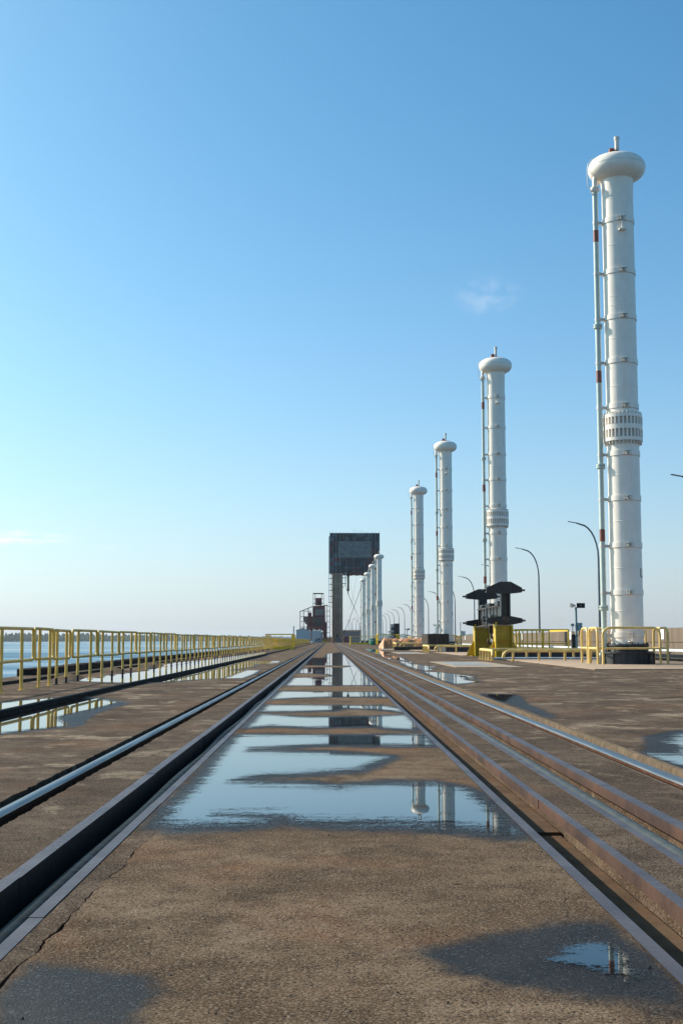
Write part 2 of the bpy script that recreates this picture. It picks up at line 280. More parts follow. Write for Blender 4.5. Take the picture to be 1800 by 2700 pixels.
# ------------------------------------------------------------------ mesh helpers
class MB:
    def __init__(s): s.v = []; s.f = []
    def add(s, v, f):
        o = len(s.v); s.v += [tuple(map(float, p)) for p in v]; s.f += [tuple(i+o for i in q) for q in f]; return s
    def box(s, x0, x1, y0, y1, z0, z1, bev=0.0):
        if bev <= 0:
            v = [(x, y, z) for z in (z0, z1) for y in (y0, y1) for x in (x0, x1)]
            return s.add(v, [(0, 2, 3, 1), (4, 5, 7, 6), (0, 1, 5, 4), (2, 6, 7, 3), (0, 4, 6, 2), (1, 3, 7, 5)])
        b = bev
        ring = lambda z, i: [(x0+i+b, y0+i, z), (x1-i-b, y0+i, z), (x1-i, y0+i+b, z), (x1-i, y1-i-b, z), (x1-i-b, y1-i, z), (x0+i+b, y1-i, z), (x0+i, y1-i-b, z), (x0+i, y0+i+b, z)]
        v = ring(z0, b)+ring(z0+b, 0)+ring(z1-b, 0)+ring(z1, b); f = [tuple(range(7, -1, -1)), tuple(range(24, 32))]
        for k in range(3):
            for i in range(8): f.append((k*8+i, k*8+(i+1) % 8, k*8+8+(i+1) % 8, k*8+8+i))
        return s.add(v, f)
    def tube(s, pts, r, n=8, caps=True, closed=False):
        P = [Vector(p) for p in pts]; m = len(P); rr = r if isinstance(r, (list, tuple)) else [r]*m
        v = []; prev = None
        for i, p in enumerate(P):
            if closed: t = (P[(i+1) % m]-P[i-1])
            else: t = P[min(i+1, m-1)]-P[max(i-1, 0)]
            t.normalize()
            if prev is None:
                a = Vector((0, 0, 1)) if abs(t.z) < 0.9 else Vector((1, 0, 0)); u = t.cross(a).normalized()
            else: u = (prev-t*prev.dot(t)).normalized()
            prev = u; w = t.cross(u)
            for k in range(n):
                an = 2*math.pi*k/n; v.append(p+(u*math.cos(an)+w*math.sin(an))*rr[i])
        f = []
        for i in range(m if closed else m-1):
            j = (i+1) % m
            for k in range(n): f.append((i*n+k, i*n+(k+1) % n, j*n+(k+1) % n, j*n+k))
        if caps and not closed: f += [tuple(range(n-1, -1, -1)), tuple(range((m-1)*n, m*n))]
        return s.add(v, f)
    def lathe(s, prof, c=(0, 0), n=32, a0=0.0):
        v = []; m = len(prof)
        for (r, z) in prof:
            for k in range(n):
                an = a0+2*math.pi*k/n; v.append((c[0]+r*math.cos(an), c[1]+r*math.sin(an), z))
        f = [(i*n+k, i*n+(k+1) % n, (i+1)*n+(k+1) % n, (i+1)*n+k) for i in range(m-1) for k in range(n)]
        f += [tuple(range(n-1, -1, -1)), tuple(range((m-1)*n, m*n))]
        return s.add(v, f)
    def prism(s, poly, axis, a, b):      # poly in the plane normal to axis
        n = len(poly)
        def P(q, t): return {'x': (t, q[0], q[1]), 'y': (q[0], t, q[1]), 'z': (q[0], q[1], t)}[axis]
        v = [P(q, a) for q in poly]+[P(q, b) for q in poly]
        f = [tuple(range(n)), tuple(range(2*n-1, n-1, -1))]+[(i, i+n, (i+1) % n+n, (i+1) % n) for i in range(n)]
        return s.add(v, f)
    def beam(s, p, q, w, h=None):        # square bar between two points
        h = h or w; p = Vector(p); q = Vector(q); t = (q-p).normalized()
        a = Vector((0, 1, 0)) if abs(t.y) < 0.8 else Vector((0, 0, 1))
        u = t.cross(a).normalized()*w/2; k = t.cross(u).normalized()*h/2
        v = [e+u*i+k*j for e in (p, q) for i, j in ((-1, -1), (1, -1), (1, 1), (-1, 1))]
        return s.add(v, [(3, 2, 1, 0), (4, 5, 6, 7)]+[(i, (i+1) % 4, (i+1) % 4+4, i+4) for i in range(4)])
    def mesh(s, name, mat, sharp=40, fix=True):
        me = bpy.data.meshes.new(name); me.from_pydata(s.v, [], s.f); me.update()
        if fix:
            import bmesh
            bm = bmesh.new(); bm.from_mesh(me); bmesh.ops.recalc_face_normals(bm, faces=bm.faces); bm.to_mesh(me); bm.free()
        me.polygons.foreach_set('use_smooth', [True]*len(me.polygons)); me.set_sharp_from_angle(angle=R(sharp))
        me.materials.append(MATS[mat]); return me
    def build(s, name, mat, parent=None, sharp=40, loc=None):
        o = bpy.data.objects.new(name, s.mesh(name, mat, sharp)); COL.objects.link(o)
        if parent is not None: o.parent = parent
        if loc: o.location = loc
        return o
def tag(o, label, cat, group=None):
    o['label'] = label; o['category'] = cat
    if group: o['group'] = group
    return o
def thing(name, label, cat, loc=(0, 0, 0), group=None):
    o = bpy.data.objects.new(name, None); COL.objects.link(o); o.location = loc; o.empty_display_size = 0.2
    return tag(o, label, cat, group)
def struct(o): o['kind'] = 'structure'; return o
def obj(name, me, parent=None, loc=None):
    o = bpy.data.objects.new(name, me); COL.objects.link(o)
    if parent is not None: o.parent = parent
    if loc: o.location = loc
    return o
def copy_tree(o, loc=None, label=None, parent=None):
    c = o.copy(); COL.objects.link(c); c.parent = parent
    if loc is not None: c.location = loc
    if label: c['label'] = label
    for ch in list(o.children): copy_tree(ch, parent=c)
    return c
def arc(cx, cz, r, a0, a1, n=5): return [(cx+r*math.cos(R(a0+(a1-a0)*i/n)), cz+r*math.sin(R(a0+(a1-a0)*i/n))) for i in range(n+1)]

# ------------------------------------------------------------------ puddle outlines on the deck (metres)
WATER = {
  'mid_a': [ (-0.80,6.27),(-0.82,6.73),(-0.79,7.98),(-0.82,9.55),(-0.83,11.31),(-0.80,11.83),(-0.27,11.72),(0.41,11.76),(0.88,11.81),(0.85,10.74),(0.44,10.74),(0.00,10.84),(-0.30,10.65),(-0.66,10.44),(-0.65,10.11),(-0.32,10.01),(0.00,9.97),(0.28,9.78),(0.45,9.64),(0.20,8.75),(-0.10,8.56),(-0.43,8.43),(-0.56,8.17),(-0.61,7.99),(-0.36,7.84),(-0.16,7.80),(0.06,7.62),(0.33,7.83),(0.66,7.80),(0.82,7.51),(0.84,7.07),(0.85,6.08),(0.86,5.93),(0.78,5.96),(0.54,6.15),(0.06,6.23),(-0.13,6.31),(-0.24,6.48),(-0.52,6.54),(-0.59,6.48),(-0.31,6.29),(-0.57,6.19),(-0.72,6.12) ],
  'mid_b': [ (-0.82,12.94),(-0.80,15.06),(-0.23,14.50),(0.34,14.55),(0.90,14.90),(0.91,13.26),(0.82,12.57),(0.62,12.78),(0.46,13.13),(0.15,13.04),(-0.20,12.91),(-0.60,13.22) ],
  'mid_c': [ (-0.83,15.79),(-0.83,17.23),(0.01,17.10),(0.70,17.10),(0.91,16.37),(0.90,15.65),(0.80,15.97),(0.48,16.45),(0.20,16.59),(0.04,16.05),(-0.45,15.79) ],
  'mid_d': [ (-0.85,19.04),(-0.81,21.81),(0.01,21.56),(0.91,21.55),(0.91,19.79),(0.01,19.85),(-0.60,19.41) ],
  'mid_e': [ (-0.82,24.75),(-0.81,29.60),(-0.11,30.21),(0.18,31.01),(0.11,32.21),(-0.25,33.42),(-0.80,33.91),(-0.82,37.17),(-0.77,40.40),(-0.31,41.40),(0.48,40.81),(0.80,42.60),(0.69,43.89),(-0.16,44.41),(-0.84,44.93),(-0.87,54.66),(-0.82,63.66),(-0.18,62.97),(-0.07,81.58),(1.05,94.95),(1.01,67.35),(0.94,47.88),(0.90,32.94),(0.91,24.84),(0.29,24.85),(-0.28,24.75) ],
  'near_r': [ (0.62,3.57),(0.71,3.73),(0.80,3.77),(0.83,3.61),(0.82,3.40),(0.78,3.41),(0.71,3.49) ],
  'left_a': [ (-4.71,17.65),(-4.64,17.78),(-4.42,18.85),(-4.09,19.72),(-3.54,19.23),(-3.04,18.11),(-3.05,16.81),(-3.13,15.69),(-3.15,14.59),(-2.72,13.16),(-2.94,12.68),(-3.16,12.13),(-3.23,12.07) ],
  'left_b': [ (-5.82,28.00),(-5.75,29.59),(-5.35,29.40),(-5.59,31.59),(-5.24,36.54),(-6.00,42.36),(-5.95,42.18),(-6.02,49.33),(-5.50,57.93),(-5.20,72.37),(-4.85,96.43),(-3.64,74.68),(-3.53,62.59),(-3.46,53.88),(-2.10,53.37),(-1.96,48.87),(-2.74,45.44),(-2.49,42.92),(-2.93,36.81),(-2.06,37.04),(-2.00,33.61),(-2.01,31.35),(-2.03,29.52),(-2.75,29.01),(-3.11,28.18),(-3.50,26.70),(-4.17,26.25),(-4.96,26.86) ],
  'right_a': [ (2.68,35.28),(3.10,34.64),(3.36,32.32),(3.55,30.72),(3.10,28.99),(3.04,27.95),(3.16,26.74),(2.85,25.98),(2.58,25.55),(2.52,27.95),(2.58,30.97) ],
  'right_b': [ (2.95,52.36),(3.44,51.31),(3.02,47.53),(3.44,43.76),(3.86,42.55),(3.16,40.54),(3.13,37.86),(2.75,36.35),(2.71,39.82),(2.73,43.76) ],
  'right_c': [ (3.57,135.93),(4.23,122.92),(4.84,113.84),(4.08,104.59),(4.60,87.90),(3.32,78.12),(3.82,68.42),(3.36,54.06),(3.14,58.13),(2.79,58.57),(3.02,75.09),(3.25,97.96) ],
  'right_d': [ (2.55,20.77),(2.99,20.44),(2.53,18.15),(2.51,19.37) ],
  'right_e': [ (3.69,12.11),(3.37,11.95),(2.93,10.90),(2.98,10.59),(2.75,9.83),(2.46,9.74),(2.50,9.27),(2.52,8.95),(2.68,8.83) ],
  'right_f': [ (3.16,31.81),(3.38,31.17),(3.38,28.84),(3.22,29.68) ],
}
WET = {
  'wet_r': [ (0.26,3.68),(0.50,3.88),(0.72,4.01),(0.88,4.05),(0.91,3.30),(0.87,3.15),(0.68,3.20),(0.48,3.33),(0.33,3.49) ],
  'wet_l': [ (-0.83,3.24),(-0.81,3.56),(-0.66,3.49),(-0.50,3.42),(-0.43,3.28),(-0.45,3.13),(-0.47,2.96),(-0.75,2.96) ],
  'wet_e': [ (2.92,11.71),(3.52,12.55),(3.87,12.70),(2.64,8.68),(2.48,9.30),(2.46,9.74) ],
  'wet_d': [ (2.56,21.11),(3.07,20.12),(2.77,17.41),(2.68,14.91),(2.49,14.10),(2.52,15.82),(2.50,18.02) ],
  'wet_c': [ (-3.13,15.69),(-3.05,16.81),(-2.99,18.11),(-2.81,17.93),(-2.84,16.81),(-2.84,15.43),(-2.68,13.84),(-2.56,13.16),(-2.70,13.07),(-3.15,14.37) ],
}

def sdf(poly, P, ay=4.5):
    A = np.array(poly)*[1, 1/ay]; P = P*[1, 1/ay]; B = np.roll(A, -1, 0); d = np.full(len(P), 1e9); ins = np.zeros(len(P), bool)
    for a, b in zip(A, B):
        e = b-a; w = P-a; t = np.clip((w@e)/max(e@e, 1e-9), 0, 1); q = w-np.outer(t, e); d = np.minimum(d, (q*q).sum(1))
        c = ((a[1] <= P[:, 1]) & (b[1] > P[:, 1])) | ((b[1] <= P[:, 1]) & (a[1] > P[:, 1]))
        with np.errstate(all='ignore'): xi = a[0]+(P[:, 1]-a[1])/(e[1] if abs(e[1]) > 1e-9 else 1e-9)*e[0]
        ins ^= c & (P[:, 0] < xi)
    d = np.sqrt(d); return np.where(ins, d, -d)
def sstep(a, b, x): t = np.clip((x-a)/(b-a), 0, 1); return t*t*(3-2*t)
def wetness(P):
    w = np.zeros(len(P))
    for D, lo, hi, ay in ((WATER, -0.19, -0.01, 3.0), (WET, -0.09, 0.07, 2.0)):
        for k, poly in D.items():
            A = np.array(poly); m = (P[:, 0] > A[:, 0].min()-.6) & (P[:, 0] < A[:, 0].max()+.6) & (P[:, 1] > A[:, 1].min()-.6) & (P[:, 1] < A[:, 1].max()+.6)
            if m.any(): w[m] = np.maximum(w[m], sstep(lo, hi, sdf(poly, P[m], ay)))
    return w
def ysteps(y0, y1, k=0.006, mn=0.035, mx=3.0):
    y = [y0]
    while y[-1] < y1: y.append(y[-1]+min(mx, max(mn, k*y[-1])))
    y[-1] = y1; return np.array(y)
YS = ysteps(1.2, 520)
def fnoise(y, seed, sc): return np.array([mnoise.noise(Vector((seed*7.3, a*sc, seed))) for a in y])
def strip(name, x0, x1, dx, mat, depth=0.3, jag0=0.0, jag1=0.0, xl=None, xr=None, parent=None, ys=YS):
    nx = max(2, int(round((x1-x0)/dx))+1); ny = len(ys)
    t = np.linspace(0, 1, nx)
    L = np.full(ny, x0) if xl is None else xl; Rr = np.full(ny, x1) if xr is None else xr
    if jag0: L = L+jag0*(fnoise(ys, abs(x0)+1, 9)+0.6*fnoise(ys, abs(x0)+3, 31))
    if jag1: Rr = Rr+jag1*(fnoise(ys, abs(x1)+2, 9)+0.6*fnoise(ys, abs(x1)+5, 31))
    X = L[:, None]+(Rr-L)[:, None]*t[None, :]; Y = np.repeat(ys[:, None], nx, 1)
    P = np.stack([X.ravel(), Y.ravel()], 1); w = wetness(P)
    top = np.column_stack([P, np.zeros(len(P))])
    lo = np.concatenate([np.column_stack([X[:, 0], ys, np.full(ny, -depth)]), np.column_stack([X[:, -1], ys, np.full(ny, -depth)])])
    V = np.concatenate([top, lo]); n0 = nx*ny
    i, j = np.meshgrid(np.arange(ny-1), np.arange(nx-1), indexing='ij'); a = (i*nx+j).ravel()
    F = [np.column_stack([a, a+1, a+nx+1, a+nx])]
    k = np.arange(ny-1)
    F.append(np.column_stack([k*nx, (k+1)*nx, n0+k+1, n0+k])); F.append(np.column_stack([k*nx+nx-1, n0+ny+k, n0+ny+k+1, (k+1)*nx+nx-1]))
    F.append(np.array([[0, n0, n0+ny, nx-1]])) if False else None
    F = np.concatenate([q for q in F if q is not None])
    me = bpy.data.meshes.new(name); me.from_pydata(V.tolist(), [], F.tolist()); me.update()
    at = me.attributes.new('wet', 'FLOAT', 'POINT'); at.data.foreach_set('value', np.concatenate([w, np.zeros(2*ny)]).astype(np.float32))
    me.materials.append(MATS[mat])
    me.polygons.foreach_set('use_smooth', [False]*len(me.polygons))
    return struct(obj(name, me)) if parent is None else obj(name, me, parent)

# ------------------------------------------------------------------ the deck, cut by trenches and rail slots
XL = -7.72
strip('deck', XL, -1.816, 0.085, 'ground_deck', depth=6.0, jag1=0.016)
strip('pavement', -1.572, -1.217, 0.06, 'ground_strip', jag0=0.014)
# the middle bay has an open crack along its left side near the camera
ck = -0.842+0.030*fnoise(YS, 3, 1.6)+0.016*fnoise(YS, 5, 6)+0.009*fnoise(YS, 9, 22)+0.004*fnoise(YS, 15, 60)+0.03*np.clip((YS-3.6)/2, -1, 1)
cw = 0.0052*np.clip((6.6-YS)/2.5, 0, 1)*np.clip(0.55+1.6*fnoise(YS, 11, 5)+0.6*fnoise(YS, 13, 19), 0.08, 1.8)
strip('pavement', -0.914, -0.85, 0.03, 'ground_strip', xr=ck-cw)
strip('pavement', -0.85, 0.914, 0.03, 'ground_middle', xl=ck+cw)
strip('pavement', 1.217, 1.397, 0.06, 'ground_strip')
strip('pavement', 1.73, 2.09, 0.06, 'ground_strip', jag1=0.012)
strip('deck', 2.455, 14.72, 0.13, 'ground_deck')
struct(MB().box(15.02, 24, -20, 700, -6, 0).build('road', 'ground_deck'))
struct(MB().box(-60, 60, 520.01, 900, -6, -0.004).build('deck', 'ground_deck')) if False else None
struct(MB().box(XL, 24, 520.02, 1200, -6, -0.003).build('deck', 'ground_deck'))
struct(MB().box(XL, 24, -30, 1.19, -6, -0.003).build('deck', 'ground_deck'))
# floors of trenches and slots
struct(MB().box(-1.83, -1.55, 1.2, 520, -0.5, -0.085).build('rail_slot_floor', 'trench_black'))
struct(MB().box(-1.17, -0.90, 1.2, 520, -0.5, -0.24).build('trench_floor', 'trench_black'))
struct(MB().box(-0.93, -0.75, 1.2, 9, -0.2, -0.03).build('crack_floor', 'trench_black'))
tf = MB().box(0.92, 1.20, 1.2, 6.58, -0.5, -0.118); tf.box(0.92, 1.20, 6.58, 520, -0.5, -0.102); struct(tf.build('trench_floor', 'trench_floor'))
struct(MB().box(1.40, 1.70, 1.2, 520, -0.5, -0.15).build('trench_floor', 'trench_floor'))
struct(MB().box(2.08, 2.46, 1.2, 520, -0.5, -0.045).build('rail_slot_floor', 'gravel_grey'))
# pale concrete lip on the right of the rail slot, broken edge
lipn = len(YS); lx = 2.412+0.014*fnoise(YS, 21, 3)+0.008*fnoise(YS, 23, 14)
lm = MB(); lv = []
for i, y in enumerate(YS): lv += [(lx[i], y, -0.06), (lx[i]+0.006, y, -0.006), (lx[i]+0.022, y, 0.001), (2.456, y, 0.0025), (2.456, y, -0.06)]
lm.add(lv, [(i*5+k, i*5+k+1, i*5+5+k+1, i*5+5+k) for i in range(lipn-1) for k in range(4)]); struct(lm.build('slot_lip', 'lip_concrete', sharp=60))

def puddle(key, xmin, xmax, ay=4.5, gain=1.0):
    poly = WATER[key]; A = np.array(poly); m = 0.14
    x0, x1 = max(xmin, A[:, 0].min()-m), min(xmax, A[:, 0].max()+m); y0, y1 = A[:, 1].min()-m*4, A[:, 1].max()+m*4
    ym = (y0+y1)/2; dx = 0.03 if ym < 30 else 0.06; ys = ysteps(y0, y1, 0.003, 0.02, 0.4)
    xs = np.linspace(x0, x1, max(4, int((x1-x0)/dx)+1)); X, Y = np.meshgrid(xs, ys); P = np.stack([X.ravel(), Y.ravel()], 1)
    s = sdf(poly, P, ay)*gain; nx = len(xs); ny = len(ys); keep = (s > -0.13).reshape(ny, nx)
    i, j = np.meshgrid(np.arange(ny-1), np.arange(nx-1), indexing='ij')
    kk = (keep[:-1, :-1] | keep[1:, :-1] | keep[:-1, 1:] | keep[1:, 1:]).ravel(); a = (i*nx+j).ravel()[kk]
    F = np.column_stack([a, a+1, a+nx+1, a+nx]); used = np.unique(F); mp = -np.ones(nx*ny, int); mp[used] = np.arange(len(used))
    V = np.column_stack([P[used], np.full(len(used), 0.004)])
    me = bpy.data.meshes.new('puddle'); me.from_pydata(V.tolist(), [], mp[F].tolist()); me.update()
    at = me.attributes.new('sd', 'FLOAT', 'POINT'); at.data.foreach_set('value', s[used].astype(np.float32))
    me.materials.append(MATS['puddle_water']); return struct(obj('puddle', me))
for k in ('mid_a', 'mid_b', 'mid_c', 'mid_d', 'mid_e'): puddle(k, -0.912, 0.912)
puddle('near_r', -0.912, 0.912, 2.0, 1.6)
for k in ('left_a', 'left_b'): puddle(k, -7.5, -1.84)
for k in ('right_a', 'right_b', 'right_c', 'right_d', 'right_e', 'right_f'): puddle(k, 2.46, 14)

# the lake reaches the horizon on both sides
struct(MB().add([(-30000, -3000, -4), (30000, -3000, -4), (30000, 30000, -4), (-30000, 30000, -4)], [(0, 1, 2, 3)]).build('lake', 'lake_water'))

# ------------------------------------------------------------------ steel edges of the trenches: plates laid end to end
def steel_edge(x0, x1, mat, label, drop, seglen, z=0.0):
    t = thing('steel_edge', label, 'steel edging', group='steel edging along the trenches')
    y = 1.2; i = 0; rr = random.Random(x0*100); zt = z+0.003
    while y < 519:
        L = seglen*rr.uniform(0.85, 1.1) if y < 90 else 40
        y2 = min(519.9, y+L-0.004); dz = rr.uniform(-.0015, .0015); ddx = rr.uniform(-.002, .002)
        s = MB(); w = 0.012
        s.box(x0+ddx, x1+ddx, y, y2, zt-0.012+dz, zt+dz)
        if drop > 0: s.box(x0+ddx, x0+ddx+w, y, y2, zt-drop, zt-0.012+dz)
        else: s.box(x1+ddx-w, x1+ddx, y, y2, zt+drop, zt-0.012+dz)
        s.build('steel_plate', mat, t); y = y2+0.004
    return t
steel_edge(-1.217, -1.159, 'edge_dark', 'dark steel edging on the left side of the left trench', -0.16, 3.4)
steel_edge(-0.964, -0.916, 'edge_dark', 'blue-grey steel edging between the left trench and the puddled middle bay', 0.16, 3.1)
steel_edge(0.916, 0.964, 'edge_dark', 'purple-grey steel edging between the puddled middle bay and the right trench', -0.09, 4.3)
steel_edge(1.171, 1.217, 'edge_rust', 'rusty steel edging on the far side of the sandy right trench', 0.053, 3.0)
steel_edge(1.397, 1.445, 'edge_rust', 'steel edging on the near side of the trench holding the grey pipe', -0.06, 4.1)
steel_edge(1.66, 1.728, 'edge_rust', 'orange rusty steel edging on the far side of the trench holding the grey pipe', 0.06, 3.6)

# ------------------------------------------------------------------ crane rails
def crane_rail(xc, ztop, w, h, label, headmat, webmat):
    t = thing('crane_rail', label, 'rail', (0, 0, 0), 'crane rails along the deck')
    a = w/2; b = 0.014
    head = [(xc-a+b, ztop), (xc+a-b, ztop), (xc+a, ztop-b), (xc+a, ztop-0.03), (xc-a, ztop-0.03), (xc-a, ztop-b)]
    MB().prism(head[:2]+head[2:3]+[(xc+a, ztop-0.016), (xc-a, ztop-0.016)]+head[5:], 'y', 1.2, 520).build('rail_head', headmat, t, sharp=80)
    MB().prism([(xc-a, ztop-0.016), (xc+a, ztop-0.016), (xc+a-0.004, ztop-0.038), (xc+0.3*a, ztop-0.045), (xc+0.3*a, ztop-h+0.02), (xc+a*1.3, ztop-h+0.008), (xc+a*1.3, ztop-h),
                (xc-a*1.3, ztop-h), (xc-a*1.3, ztop-h+0.008), (xc-0.3*a, ztop-h+0.02), (xc-0.3*a, ztop-0.045), (xc-a+0.004, ztop-0.038)], 'y', 1.2, 520).build('rail_web', webmat, t)
crane_rail(-1.707, 0.006, 0.075, 0.10, 'polished crane rail sunk in a dark slot left of the left trench', 'rail_polished', 'rail_dark')
crane_rail(2.222, 0.012, 0.085, 0.10, 'polished crane rail in a gravel slot right of the grey pipe trench', 'rail_polished', 'rail_rust')
crane_rail(-3.86, 0.075, 0.07, 0.12, 'dark crane rail standing proud in the puddles beside the yellow railing', 'rail_dark', 'rail_dark')

# pipes lying in the trenches
def trench_pipe(xc, z, r, amp, seed, mat, label):
    y = 1.2; pts = []
    while y < 300:
        pts.append((xc+amp*mnoise.noise(Vector((seed, y*0.35, 0))), y, z+0.4*amp*mnoise.noise(Vector((seed+9, y*0.4, 0))))); y += 0.35 if y < 60 else 4
    tag(MB().tube(pts, r, 12).build('pipe', mat), label, 'pipe')
trench_pipe(-1.06, -0.10, 0.044, 0.022, 3, 'hose_dark', 'black hose lying in the shadowed left trench')
trench_pipe(1.545, -0.075, 0.047, 0.012, 8, 'hose_grey', 'grey-green pipe lying in the right-hand trench')

# ------------------------------------------------------------------ yellow pipe railing on the left
FX = -5.47
fence = thing('pipe_railing', 'long faded yellow pipe railing along the lake side of the deck', 'railing', (FX, 0, 0))
def rail_frame(L, zt=1.10, zb=0.53, r=0.029):
    c = 0.07; P = arc(L-c, zt-c, c, 90, 0, 3)+arc(L-c, zb+c, c, 0, -90, 3)+arc(c, zb+c, c, -90, -180, 3)+arc(c, zt-c, c, 180, 90, 3)
    return MB().tube([(0, y, z) for y, z in P], r, 8, closed=True)
FR = {L: rail_frame(L).mesh('rail_frame', 'yellow_old') for L in (1.54, 2.88)}
PM = MB().tube([(0, 0, 0.13), (0, 0, 1.09)], 0.031, 8).mesh('post', 'yellow_old')
PF = MB().tube([(0, 0, -0.01), (0, 0, 0.13)], 0.0275, 8).box(-0.06, 0.06, -0.06, 0.06, 0.0, 0.012).mesh('post_foot', 'post_foot')
PF2 = MB().tube([(0, 0, -0.01), (0, 0, 0.13)], 0.0275, 8).box(-0.06, 0.06, -0.06, 0.06, 0.0, 0.012).mesh('post_foot', 'yellow_old')
spans = [(17.45, 2.88), (20.36, 2.88), (23.42, 1.54), (24.98, 1.54), (26.77, 2.88), (29.67, 2.88)]
y = 32.70
while y < 358: spans += [(y, 2.88), (y+2.9, 2.88)]; y += 5.97
for (y, L) in spans:
    dz = random.uniform(-.012, .012); f = obj('rail_frame', FR[L], fence, (random.uniform(-.012, .012), y, dz)); f.rotation_euler = (random.uniform(-.006, .006), random.uniform(-.02, .02), random.uniform(-.008, .008))
    for q in ((0.62, 2.04) if L > 2 else (0.29, 1.19)):
        p = obj('post', PM, fence, (0.0, y+q+random.uniform(-.03, .03), 0))
        p.rotation_euler = (random.uniform(-.01, .01), random.uniform(-.008, .008), 0)
        obj('post_foot', PF if y > 24.8 and random.random() < 0.75 else PF2, p)

# the ragged dark kerb at the water's edge, the thin rail before it, sand heaps
y = 32.0; k = 0
kg = 'dark kerb blocks along the water edge'
ORD = ['first', 'second', 'third', 'fourth', 'fifth', 'sixth', 'seventh', 'eighth', 'ninth', 'tenth', 'eleventh', 'twelfth', 'thirteenth', 'fourteenth', 'fifteenth', 'sixteenth', 'seventeenth', 'eighteenth', 'nineteenth', 'twentieth']
names = ['first dark kerb block from the left at the water edge behind the railing', 'second dark kerb block from the left at the water edge behind the railing', 'third dark kerb block from the left at the water edge behind the railing']
while y < 330:
    L = (13.5, 14.5, 17, 20)[min(k, 3)]; s = MB(); x0 = -7.95-0.05*(k % 2); n = 10
    for q in range(n):
        ya, yb = y+L*q/n, y+L*(q+1)/n-0.05; h = 0.16+random.uniform(-.02, .02)
        s.box(x0+random.uniform(-.02, .02), -7.45+random.uniform(-.03, .03), ya, yb, -1.2, h, 0.02)
    o = s.build('kerb_block', 'kerb_dark')
    tag(o, names[k] if k < 3 else 'distant dark kerb block at the water edge, %s counted from the left' % ORD[k], 'kerb', kg); y += L+1.2; k += 1
tag(MB().prism([(-6.55, 0), (-6.49, 0), (-6.49, 0.06), (-6.55, 0.06)], 'y', 12, 330).build('guide_rail', 'rail_dark'), 'thin dark rail on the deck between railing and water', 'rail')
for (x, y, r, h, lb) in ((-6.1, 29.6, 0.5, 0.10, 'nearest low heap of brown sand behind the yellow railing'), (-6.2, 36.0, 0.6, 0.10, 'second low heap of brown sand behind the yellow railing'), (-6.2, 43.5, 0.7, 0.12, 'farthest low heap of brown sand behind the yellow railing')):
    s = MB(); v = [(x, y, h)]; fs = []; nr, na = 7, 22
    for i in range(1, nr+1):
        for a in range(na):
            an = 2*math.pi*a/na; t = i/nr; rr = r*t*(1+0.18*mnoise.noise(Vector((math.cos(an)*1.5+x, math.sin(an)*1.5, 3))))
            v.append((x+rr*math.cos(an)*0.8, y+rr*math.sin(an)*1.3, h*(1-t*t)**1.2+0.03*(1-t)*mnoise.noise(Vector((rr*6, an*3, y)))-0.002))
    fs = [(0, 1+a, 1+(a+1) % na) for a in range(na)]+[(1+(i-1)*na+a, 1+i*na+a, 1+i*na+(a+1) % na, 1+(i-1)*na+(a+1) % na) for i in range(1, nr) for a in range(na)]
    tag(s.add(v, fs).build('sand_heap', 'sand', sharp=180), lb, 'sand heap', 'sand heaps behind the railing')
